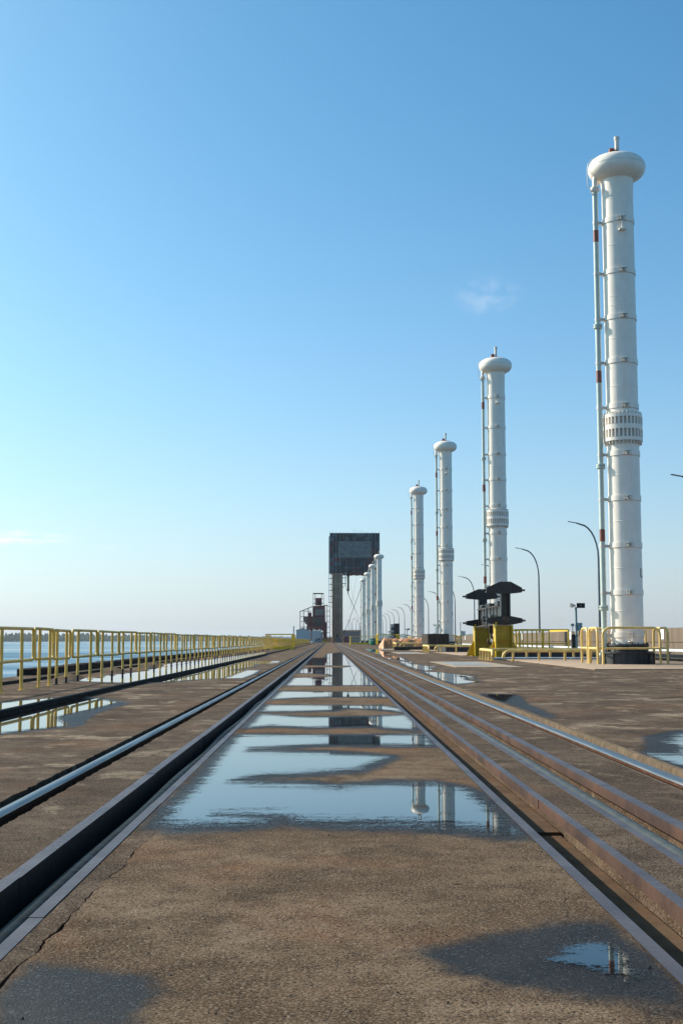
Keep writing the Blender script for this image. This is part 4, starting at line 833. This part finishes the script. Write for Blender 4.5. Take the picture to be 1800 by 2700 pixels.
MB().add(lv, [(i, i+1, i+5, i+4) for i in range(3)]).build('paper_label', 'sign_white', d)
tag(MB().box(6.9, 9.6, 222.5, 225.5, 0, 0.08, 0.02).build('timber_pallet', 'black_base'), 'flat black pallet under the green drum', 'pallet')
def cage(x0, x1, y0, y1, h, label, toe=0.0, dense='', zmid=None):
    t = thing('guard_cage', label, 'guard cage', (0, 0, 0), 'yellow guard cages')
    w = 0.07; zm = zmid or h*0.55
    for z in (h, zm):
        for a, b in (((x0, y0), (x1, y0)), ((x1, y0), (x1, y1)), ((x1, y1), (x0, y1)), ((x0, y1), (x0, y0))): MB().beam((*a, z), (*b, z), w).build('rail', 'yellow_fresh', t)
    if toe:
        MB().box(x0, x1, y0-0.03, y0+0.03, 0.02, toe).build('toe_board', 'yellow_fresh', t); MB().box(x0-0.03, x0+0.03, y0, y1, 0.02, toe).build('toe_board', 'yellow_fresh', t); MB().box(x1-0.03, x1+0.03, y0, y1, 0.02, toe).build('toe_board', 'yellow_fresh', t)
    PO = MB().box(-w/2, w/2, -w/2, w/2, 0, h).mesh('post', 'yellow_fresh')
    for x in (x0, x1):
        n = 24 if ('r' if x == x1 else 'l') in dense else 5
        for i in range(n): obj('post', PO, t, (x, y0+(y1-y0)*i/(n-1), 0))
    return t
cage(-6.15, -3.58, 121.6, 131, 1.47, 'bright yellow guard cage straddling the rail by the left railing', 0.26, 'r', 0.82)
cage(4.55, 9.6, 262, 272, 1.68, 'distant yellow guard cage left of the green drum', 0.35, 'l')
cage(9.35, 13.4, 238, 249, 2.0, 'yellow guard cage behind the orange tarpaulins', 0.0, 'l')
tag(MB().lathe([(0.3, 0), (0.32, 0.02), (0.32, 1.25), (0.28, 1.28)], (11.6, 196), 20).build('white_bin', 'white_paint'), 'small white cylinder behind the orange tarpaulins', 'bin')
def cabinet(x, y, s, label):
    t = thing('black_cabinet', label, 'cabinet', (x, y, 0), 'black cabinets beside the row of columns')
    MB().box(0.62*s, 1.75*s, 0, 1.8*s, 0, 4.25*s, 0.02).build('cabinet_body', 'black_paint', t)
    MB().box(0, 0.6*s, 0.1, 1.6*s, 0, 4.1*s).build('side_rack', 'black_paint', t)
    for z in (1.4, 2.45, 3.5): MB().box(-0.02, 0.6*s, 0.02, 0.1, z*s, (z+0.42)*s).build('pale_panel', 'shed_white', t)
    MB().beam((0.28*s, -0.02, 1.0*s), (0.40*s, -0.02, 4.1*s), 0.06).build('ladder_bar', 'shed_white', t)
cabinet(12.5, 252, 1.0, 'tall black cabinet with pale side panels behind the tarpaulins')
cabinet(12.0, 345, 1.0, 'small far black cabinet showing between the far columns')
# ------------------------------------------------------------------ the gantry at the far end
GY = 480.0
gan = thing('gantry_crane', 'tall gantry with dark panelled machine house on a brown concrete leg at the far end', 'gantry crane', (0, GY, 0))
MB().box(0.25, 19.6, 0.35, 14, 26.9, 42.2).build('machine_house', 'clad_dark', gan)
rr = random.Random(5); nxp, nzp = 13, 9; dx = (19.55-0.25)/nxp; dz = (42.25-27.9)/nzp
PMm = {m: MB().box(0.02, dx-0.02, 0.05, 0.34, 0.02, dz-0.02).mesh('cladding_panel', m) for m in ('clad_dark', 'clad_mid', 'clad_red')}
for i in range(nxp):
    for j in range(nzp):
        x, z = 0.25+i*dx, 27.9+j*dz; xc, zc = x+dx/2, z+dz/2
        if 3.4 < xc < 16.5 and 32.0 < zc < 39.2: continue
        if 5.5 < xc < 12 and 29 < zc < 31.4: continue
        m = rr.choices(('clad_dark', 'clad_mid', 'clad_red'), (0.5, 0.28, 0.22))[0]
        o = obj('cladding_panel', PMm[m], gan, (x, rr.uniform(-.12, .06), z))
px = [3.45+i*1.31 for i in range(10)]
zz = [(32.05, 34.3), (34.34, 36.7), (36.74, 39.15)]
for i, x in enumerate(px):
    for a, b in zz:
        s = MB()
        for k in range(4): s.box(x+k*0.325, x+k*0.325+0.28, 0.22-0.03*(k % 2), 0.36, a, b)
        s.build('ribbed_panel', 'clad_lite', gan)
MB().box(3.2, 16.7, -0.15, 0.3, 39.2, 39.5).build('lintel', 'clad_dark', gan)
MB().box(5.8, 12.3, -0.3, 0.2, 28.5, 29.0).build('balcony', 'clad_mid', gan)
for i in range(12): x = 5.9+i*0.55; MB().box(x, x+0.06, -0.3, -0.24, 29.0, 30.2).build('balcony_bar', 'clad_mid', gan)
for i, (x, a, b) in enumerate(((0.3, 41, 43.0), (1.4, 27, 43.2), (2.7, 1, 43), (4.3, 1, 42.8), (5.6, 31.5, 42.8), (6.7, 24, 42.7), (9.5, 27, 43.8), (10.4, 41, 43.3), (11.6, 41, 43.1), (12.5, 40, 43.5), (14.1, 40, 42.9), (13.7, 27, 32), (15.0, 32, 43.0), (16.6, 40, 42.9), (17.8, 34, 42.8), (19.5, 28, 42.8), (7.8, 41, 42.9), (13.2, 41, 43.0))):
    MB().tube([(x, -0.45, a), (x, -0.45, b)], 0.055, 6).build('scaffold_pole', 'grey_steel', gan)
for z in (40.9, 36.7, 34.3): MB().tube([(0.3, -0.4, z), (19.5, -0.4, z)], 0.045, 6).build('scaffold_pole', 'clad_dark', gan)
s = MB()
for i in range(14): x = 5.6+i*0.9; s.box(x, x+0.8, 0.4, 13, 26.5-0.25*random.random(), 26.95)
s.build('underside', 'clad_red', gan)
# legs in stacked lifts
for (xa, xb, nm) in ((1.12, 5.28, 0), (17.2, 19.5, 1)):
    z = 0.0; k = 0
    while z < 26.8:
        h = 3.35; e = 0.12*(1-z/27)
        MB().box(xa+e*0.6+rr.uniform(-.03, .03), xb+e*0.3, 0.6, 9.5, z+0.03, min(26.9, z+h), 0.04).build('leg_block', 'leg_brown', gan); z += h; k += 1
for x in (1.95, 2.5, 3.15, 3.75): MB().box(x, x+0.08, 0.5, 0.62, 0.5, 26.8).build('leg_rib', 'clad_dark', gan)
MB().box(2.7, 3.6, 0.45, 0.6, 0.2, 3.0).build('leg_door', 'black_paint', gan)
# ladder tower left of the leg and strip up the left of the house, coloured pale as sunlit
for x in (-0.05, 0.75): MB().beam((x, 0.3, 15.2), (x, 0.3, 27.2), 0.16).build('ladder_post', 'shed_white', gan)
for i in range(6): MB().beam((-0.05, 0.3, 15.4+2.3*i), (1.2, 0.3, 15.4+2.3*i), 0.22).build('ladder_landing', 'oxide_frame', gan)
for i in range(18): MB().beam((-0.05, 0.3, 15.9+0.6*i), (0.75, 0.3, 15.9+0.6*i), 0.05).build('rung', 'grey_steel', gan) if i % 2 else None
MB().beam((-0.05, 0.3, 15.3), (1.2, 0.3, 13.4), 0.14).build('brace', 'oxide_frame', gan)
MB().box(-0.12, 0.22, 1.0, 8, 27.0, 41.0).build('sunlit_strip', 'shed_white', gan)
# platform right of the leg
for z in (26.0, 24.9, 22.7): MB().box(5.3, 6.6, 0.2, 2.4, z-0.08, z+0.08).build('platform', 'clad_mid', gan)
for x in (6.1, 6.55): MB().beam((x, 0.3, 22.7), (x, 0.3, 27), 0.14).build('platform_post', 'shed_white', gan)
MB().beam((6.6, 0.3, 22.6), (5.3, 0.3, 21.0), 0.14).build('brace', 'clad_dark', gan)
hc = thing('hydraulic_cylinder', 'black hydraulic cylinder hanging under the gantry machine house', 'cylinder', (7.45, GY+3, 0))
MB().lathe([(0.3, 19.9), (0.5, 20.0), (0.5, 20.5), (0.38, 20.6), (0.36, 25.4), (0.5, 25.5), (0.5, 26.0), (0.3, 26.6)], n=16).build('cylinder_body', 'black_paint', hc)
MB().tube([(0, 0, 18.7), (0, 0, 19.95)], 0.13, 8).build('rod', 'cable_black', hc); MB().tube([(0, 0, 18.5), (0, 0, 18.8)], 0.2, 8).build('tip', 'yellow_fresh', hc)
cg = 'stay cables beside the gantry leg'
for (p, q, r_, lb) in (((7.5, GY+3, 18.6), (13.6, GY-14, 4.2), 0.10, 'thick black cable sloping down right from the hanging cylinder'), ((12.6, GY-2, 22.0), (5.6, GY+1, 3.2), 0.09, 'cable sloping down left to the gantry leg foot'), ((12.3, GY-2, 21.0), (5.3, GY+1, 2.6), 0.05, 'thin cable beside the one sloping down left to the gantry leg'), ((7.6, GY+1, 26.6), (9.6, GY, 15.5), 0.03, 'very thin cable hanging from the house beside the cylinder'), ((10.9, GY+1, 26.6), (8.2, GY+1, 13.0), 0.03, 'very thin cable hanging from the middle of the house'), ((6.3, GY, 22.4), (7.4, GY+2, 19.0), 0.08, 'short cable from the gantry platform to the cylinder tip')):
    P = [Vector(p).lerp(Vector(q), i/8)-Vector((0, 0, 0.4*math.sin(math.pi*i/8))) for i in range(9)]
    tag(MB().tube(P, r_, 6).build('stay_cable', 'cable_black'), lb, 'cable', cg)

# ------------------------------------------------------------------ dark red crane left of the gantry (drawn on a 1:109 elevation)
RY = 470.0
rc = thing('red_crane', 'dark red crane with cabins inside an open rusty steel frame, left of the gantry', 'crane', (0, RY, 0))
ex = lambda X: -12.47+X*0.009145
ez = lambda Y: max(0.0, 20.68-Y*0.009145)
def rbox(X0, Y0, X1, Y1, d0, d1, nm, mat, par=rc): return MB().box(ex(X0), ex(X1), d0, d1, ez(Y1), ez(Y0)).build(nm, mat, par)
def rbar(X0, Y0, X1, Y1, w=0.22, d=0.0, nm='frame_bar', mat='oxide_frame'): return MB().beam((ex(X0), d, ez(Y0)), (ex(X1), d, ez(Y1)), w).build(nm, mat, rc)
hull = MB().prism([(ex(720), ez(760)), (ex(1200), ez(730)), (ex(1215), ez(1400)), (ex(1290), ez(1480)), (ex(1280), ez(2200)), (ex(1130), ez(2200)), (ex(1100), ez(1760)), (ex(680), ez(1760)), (ex(680), ez(2200)), (ex(620), ez(2200)), (ex(590), ez(1640)), (ex(600), ez(1200)), (ex(690), ez(1190))], 'y', 2.0, 8.0).build('tower_body', 'red_oxide', rc)
rbox(810, 420, 1060, 720, 2.5, 7.5, 'winch_house', 'red_oxide'); rbox(890, 580, 1050, 690, 2.35, 2.5, 'dark_opening', 'black_paint')
MB().prism([(ex(330), ez(1200)), (ex(690), ez(1190)), (ex(690), ez(1760)), (ex(430), ez(1760)), (ex(455), ez(1530)), (ex(370), ez(1470)), (ex(330), ez(1350))], 'y', 2.6, 7).build('side_cabin', 'red_oxide', rc)
for (a, b, c, d) in ((370, 1240, 450, 1350), (385, 1370, 455, 1480), (480, 1240, 530, 1350)): rbox(a, b, c, d, 2.5, 2.62, 'window', 'clad_lite')
for i in range(4): rbox(790+i*88, 890, 870+i*88, 1150, 1.7, 2.0, 'pale_panel', 'clad_lite')
for i in range(4):
    for j in range(2): rbox(740+i*95, 1215+j*180, 825+i*95, 1385+j*180, 1.8, 2.0, 'window', 'window_dark')
rbox(490, 1020, 640, 1200, 3, 6, 'pump_block', 'red_oxide')
for X in (180, 320, 515, 705): rbar(X, 990-(X-180)*0.42 if X < 600 else 780, X, 2190, 0.26)
for X in (1150, 1275, 1395): rbar(X, 730+(60 if X == 1395 else 0), X, 2190, 0.22)
for X in (795, 1060): rbar(X, 240, X, 2190, 0.2, -0.05)
for X in (710, 1145): rbar(X, 240, X, 760, 0.14)
for Y in (1195, 1405, 1620, 1665): rbar(180, Y, 705, Y, 0.16, -0.1)
for Y in (970, 1175, 1415, 1630, 1860): rbar(1240, Y, 1395, Y, 0.2, -0.1)
for Y in (870, 1140, 1405, 1600): rbar(705, Y, 1160, Y, 0.14, -0.12)
rbar(160, 1000, 720, 770, 0.3); rbar(320, 975, 640, 975, 0.2); rbar(1275, 730, 1395, 790, 0.26); rbar(1160, 735, 1275, 735, 0.3)
for d in (-0.12, 3): rbar(705, 245, 1145, 245, 0.34, d, 'top_beam')
for Y in (440, 490, 645): rbar(700, Y, 800, Y, 0.1, 0.05); rbar(1060, Y, 1150, Y, 0.1, 0.05)
rbar(700, 650, 800, 650, 0.26); rbar(1060, 650, 1155, 650, 0.26)
MB().box(ex(540), ex(580), 0.2, 1.0, ez(1760), ez(1640)).build('lamp_box', 'shed_white', rc)
t = thing('gabled_shed', 'pale gabled shed at the far end of the left railing', 'shed', (0, 440, 0))
zs = 0.93
MB().prism([(ex(10)*zs, 0), (ex(600)*zs, 0), (ex(600)*zs, 3.9), (ex(300)*zs, 5.0), (ex(10)*zs, 4.3)], 'y', 0, 12).build('shed_body', 'shed_white', t)
for i in range(12): x = ex(10)*zs+0.2+i*0.42; MB().box(x, x+0.04, -0.03, 0, 0.1, 3.85).build('sheet_rib', 'shed_white', t)
MB().prism([(ex(-10)*zs, 4.3), (ex(300)*zs, 5.02), (ex(615)*zs, 3.9), (ex(615)*zs, 4.02), (ex(300)*zs, 5.14), (ex(-10)*zs, 4.42)], 'y', -0.2, 12.2).build('roof', 'shed_grey', t)
t = thing('white_container', 'white container cabin before the red crane at the railing end', 'container', (0, 425, 0))
MB().box(-5.75, -2.7, 0, 5, 0.05, 4.1, 0.03).build('container_box', 'shed_white', t); MB().box(-2.7, -2.15, 0.3, 5, 0.05, 3.6).build('side_unit', 'clad_lite', t)
for x in (-4.2,): MB().box(x, x+0.03, -0.03, 0, 0.1, 4.0).build('door_seam', 'clad_mid', t)
for (x, z, w, h) in ((-4.7, 0.7, 0.9, 0.5), (-3.9, 1.0, 0.5, 0.4), (-3.45, 1.0, 0.5, 0.6), (-4.3, 0.45, 0.5, 0.4), (-3.4, 0.3, 0.5, 0.5)): MB().box(x, x+w, -0.12, 0, z, z+h).build('wall_unit', 'clad_mid', t)
for x in (-5.2, -4.8, -3.3, -2.9): MB().tube([(x, 1.5, 4.1), (x, 1.5, 4.7)], 0.16, 8).build('roof_vent', 'shed_white', t)
tag(MB().box(-12.0, -11.65, 420, 420.4, 0, 5.6, 0.03).build('green_post', 'teal_box'), 'short green post left of the pale gabled shed', 'post')
t = thing('grey_building', 'long low grey building with pale striped top edge behind the gantry leg', 'building', (0, 520, 0))
MB().box(5.4, 15.5, 0, 25, 0, 4.3).build('wall', 'shed_grey', t)
for i in range(17): x = 5.5+i*0.6; MB().box(x, x+0.05, -0.05, 0, 0.1, 4.2).build('wall_rib', 'shed_grey', t); MB().box(x, x+0.5, -0.6, 0, 4.55, 5.15).build('roof_edge_panel', 'pad_concrete', t)
MB().box(5.4, 15.6, -0.1, 25, 4.3, 4.6).build('roof', 'shed_grey', t)
t = thing('red_cabin', 'small dark red cabin at the foot of the gantry leg', 'cabin', (0, 455, 0))
MB().box(5.3, 7.1, 0, 2, 0.05, 1.9, 0.03).build('cabin_body', 'clad_red', t); MB().box(5.8, 7.0, 0.1, 1.9, 1.9, 2.3, 0.03).build('cabin_top', 'clad_red', t)
t = thing('parked_cart', 'small dark work cart at the foot of the gantry', 'cart', (0, 450, 0))
MB().box(2.6, 4.6, 0, 3, 0.35, 1.1, 0.05).build('cart_body', 'clad_mid', t); MB().box(3.0, 4.2, 0.3, 2, 1.1, 1.75, 0.05).build('cart_cab', 'window_dark', t)
for x in (2.7, 4.3): MB().tube([(x, 0.4, 0.3), (x+0.2, 0.4, 0.3)], 0.3, 12).build('wheel', 'black_paint', t)
t = thing('stop_buffer', 'yellow triangular buffer at the end of the left trench', 'buffer', (0, 440, 0))
MB().beam((-2.1, 0, 0), (-1.4, 0, 1.5), 0.12).build('strut', 'yellow_fresh', t); MB().beam((-0.7, 0, 0), (-1.4, 0, 1.5), 0.12).build('strut', 'yellow_fresh', t); MB().beam((-2.5, 0, 0.35), (-0.5, 0, 0.35), 0.2).build('bar', 'yellow_fresh', t)
tag(MB().box(-4.5, 6, 500, 502, 0, 2.0).build('dark_barrier', 'leg_brown'), 'low dark barrier across the deck behind the red crane and gantry', 'barrier')
for k, (x, y, rz) in enumerate(((10.5, 560, 180), (12.5, 575, 180), (9.5, 600, 180), (13.6, 545, 180), (11.5, 640, 0), (15.0, 620, 0))):
    o = copy_tree(lamp, (x, y, 0.0), 'tiny distant street lamp above the grey building, %s of six' % ORD[k]); o.rotation_euler = (0, 0, R(rz)); o.scale = (1.6, 1.6, 1.45)

# ------------------------------------------------------------------ the far shore
def forest(name, path, step, hmin, hmax, seed, depth):
    rr = random.Random(seed); v = []; f = []
    ico = [(0, 0, 1), (0.894, 0, 0.447), (0.276, 0.851, 0.447), (-0.724, 0.526, 0.447), (-0.724, -0.526, 0.447), (0.276, -0.851, 0.447), (0.724, 0.526, -0.447), (-0.276, 0.851, -0.447), (-0.894, 0, -0.447), (-0.276, -0.851, -0.447), (0.724, -0.526, -0.447), (0, 0, -1)]
    icf = [(0, 1, 2), (0, 2, 3), (0, 3, 4), (0, 4, 5), (0, 5, 1), (1, 6, 2), (2, 7, 3), (3, 8, 4), (4, 9, 5), (5, 10, 1), (6, 7, 2), (7, 8, 3), (8, 9, 4), (9, 10, 5), (10, 6, 1), (11, 7, 6), (11, 8, 7), (11, 9, 8), (11, 10, 9), (11, 6, 10)]
    for (xa, ya), (xb, yb) in zip(path, path[1:]):
        L = math.hypot(xb-xa, yb-ya); n = int(L/step)
        for i in range(n):
            t = (i+rr.random())/n; x, y = xa+(xb-xa)*t, ya+(yb-ya)*t
            g = 0.5+0.5*mnoise.noise(Vector((x*0.004, y*0.004, seed)))
            for k in range(3):
                h = (hmin+(hmax-hmin)*g)*rr.uniform(0.65, 1.15)*(0.8+0.25*k); w = rr.uniform(5, 11); ox, oy = rr.uniform(-step, step), k*depth/3+rr.uniform(0, depth/3)
                o = len(v); v += [(x+ox+w*a*rr.uniform(.8, 1.2), y+oy+w*b, -4+h*0.5+h*0.55*c) for a, b, c in ico]; f += [tuple(q+o for q in tr) for tr in icf]
    m = MB(); m.v, m.f = v, f; me = bpy.data.meshes.new(name); me.from_pydata(v, [], f); me.materials.append(MATS['forest_green'])
    o = obj(name, me); o['kind'] = 'stuff'; return o
fo = forest('far_forest', [(-2600, 3300), (-1100, 3950), (-700, 5000), (-420, 7200), (-150, 9500)], 7.5, 16, 26, 3, 120)
tag(fo, 'far wooded shore across the lake, a bluish band of trees on the horizon', 'woods')
def hills(path, h, seed):
    s = MB(); v = []; n = len(path)
    for i, (x, y) in enumerate(path):
        k = h*(0.45+0.9*abs(mnoise.noise(Vector((i*0.31, seed, 0)))))+h*0.12*mnoise.noise(Vector((i*1.9, seed, 5))); e = min(1, i/3, (n-1-i)/3)
        v += [(x, y, -6), (x, y+150, -4+k*0.75*e), (x, y+500, -4+k*e), (x, y+1500, -6)]
    s.add(v, [(i*4+j, i*4+j+1, i*4+5+j, i*4+4+j) for i in range(n-1) for j in range(3)]); struct(s.build('hills', 'forest_green', sharp=180))
hills([(150+i*45, 8200-i*14) for i in range(90)], 62, 2.0)
hills([(-1200+i*50, 11500) for i in range(40)], 55, 7.0)
struct(MB().box(-3500, -1600, 3450, 6000, -6, -3.6).build('far_shore', 'forest_green')) if False else None

# ------------------------------------------------------------------ the air between here and the far shore
hz = MB().box(-14000, 14000, -60, 14500, -7.5, 62).build('haze', 'sand'); hz.data.materials.clear()
hm = bpy.data.materials.new('haze_air'); hm.use_nodes = True; hn = hm.node_tree; hn.nodes.clear()
pv = N(hn, 'ShaderNodeVolumePrincipled'); pv.inputs['Color'].default_value = (0.82, 0.92, 1.0, 1); pv.inputs['Density'].default_value = 0.000048; pv.inputs['Anisotropy'].default_value = 0.2
ho = N(hn, 'ShaderNodeOutputMaterial'); wire(hn, pv.outputs[0], ho.inputs['Volume']); hz.data.materials.append(hm); hz['kind'] = 'stuff'
hz['label'] = 'thin bluish haze over lake and deck'; hz['category'] = 'haze'

# loose chips and leaf scraps on the middle bay
s = MB(); rr = random.Random(31)
for i in range(260):
    y = 2.6+9*rr.random()**1.4; x = rr.uniform(-0.9, 0.9); r = rr.uniform(0.002, 0.0065); n = 5; o = rr.random()*6
    s.add([(x+r*rr.uniform(.6, 1.3)*math.cos(o+k*6.283/n), y+r*rr.uniform(.6, 1.3)*math.sin(o+k*6.283/n), 0.0) for k in range(n)]+[(x, y, r*rr.uniform(.4, 1.0))], [(k, (k+1) % n, n) for k in range(n)])
st = s.build('pebbles', 'dark_rock'); st['kind'] = 'stuff'; tag(st, 'loose dark chips scattered on the near pavement', 'pebbles')
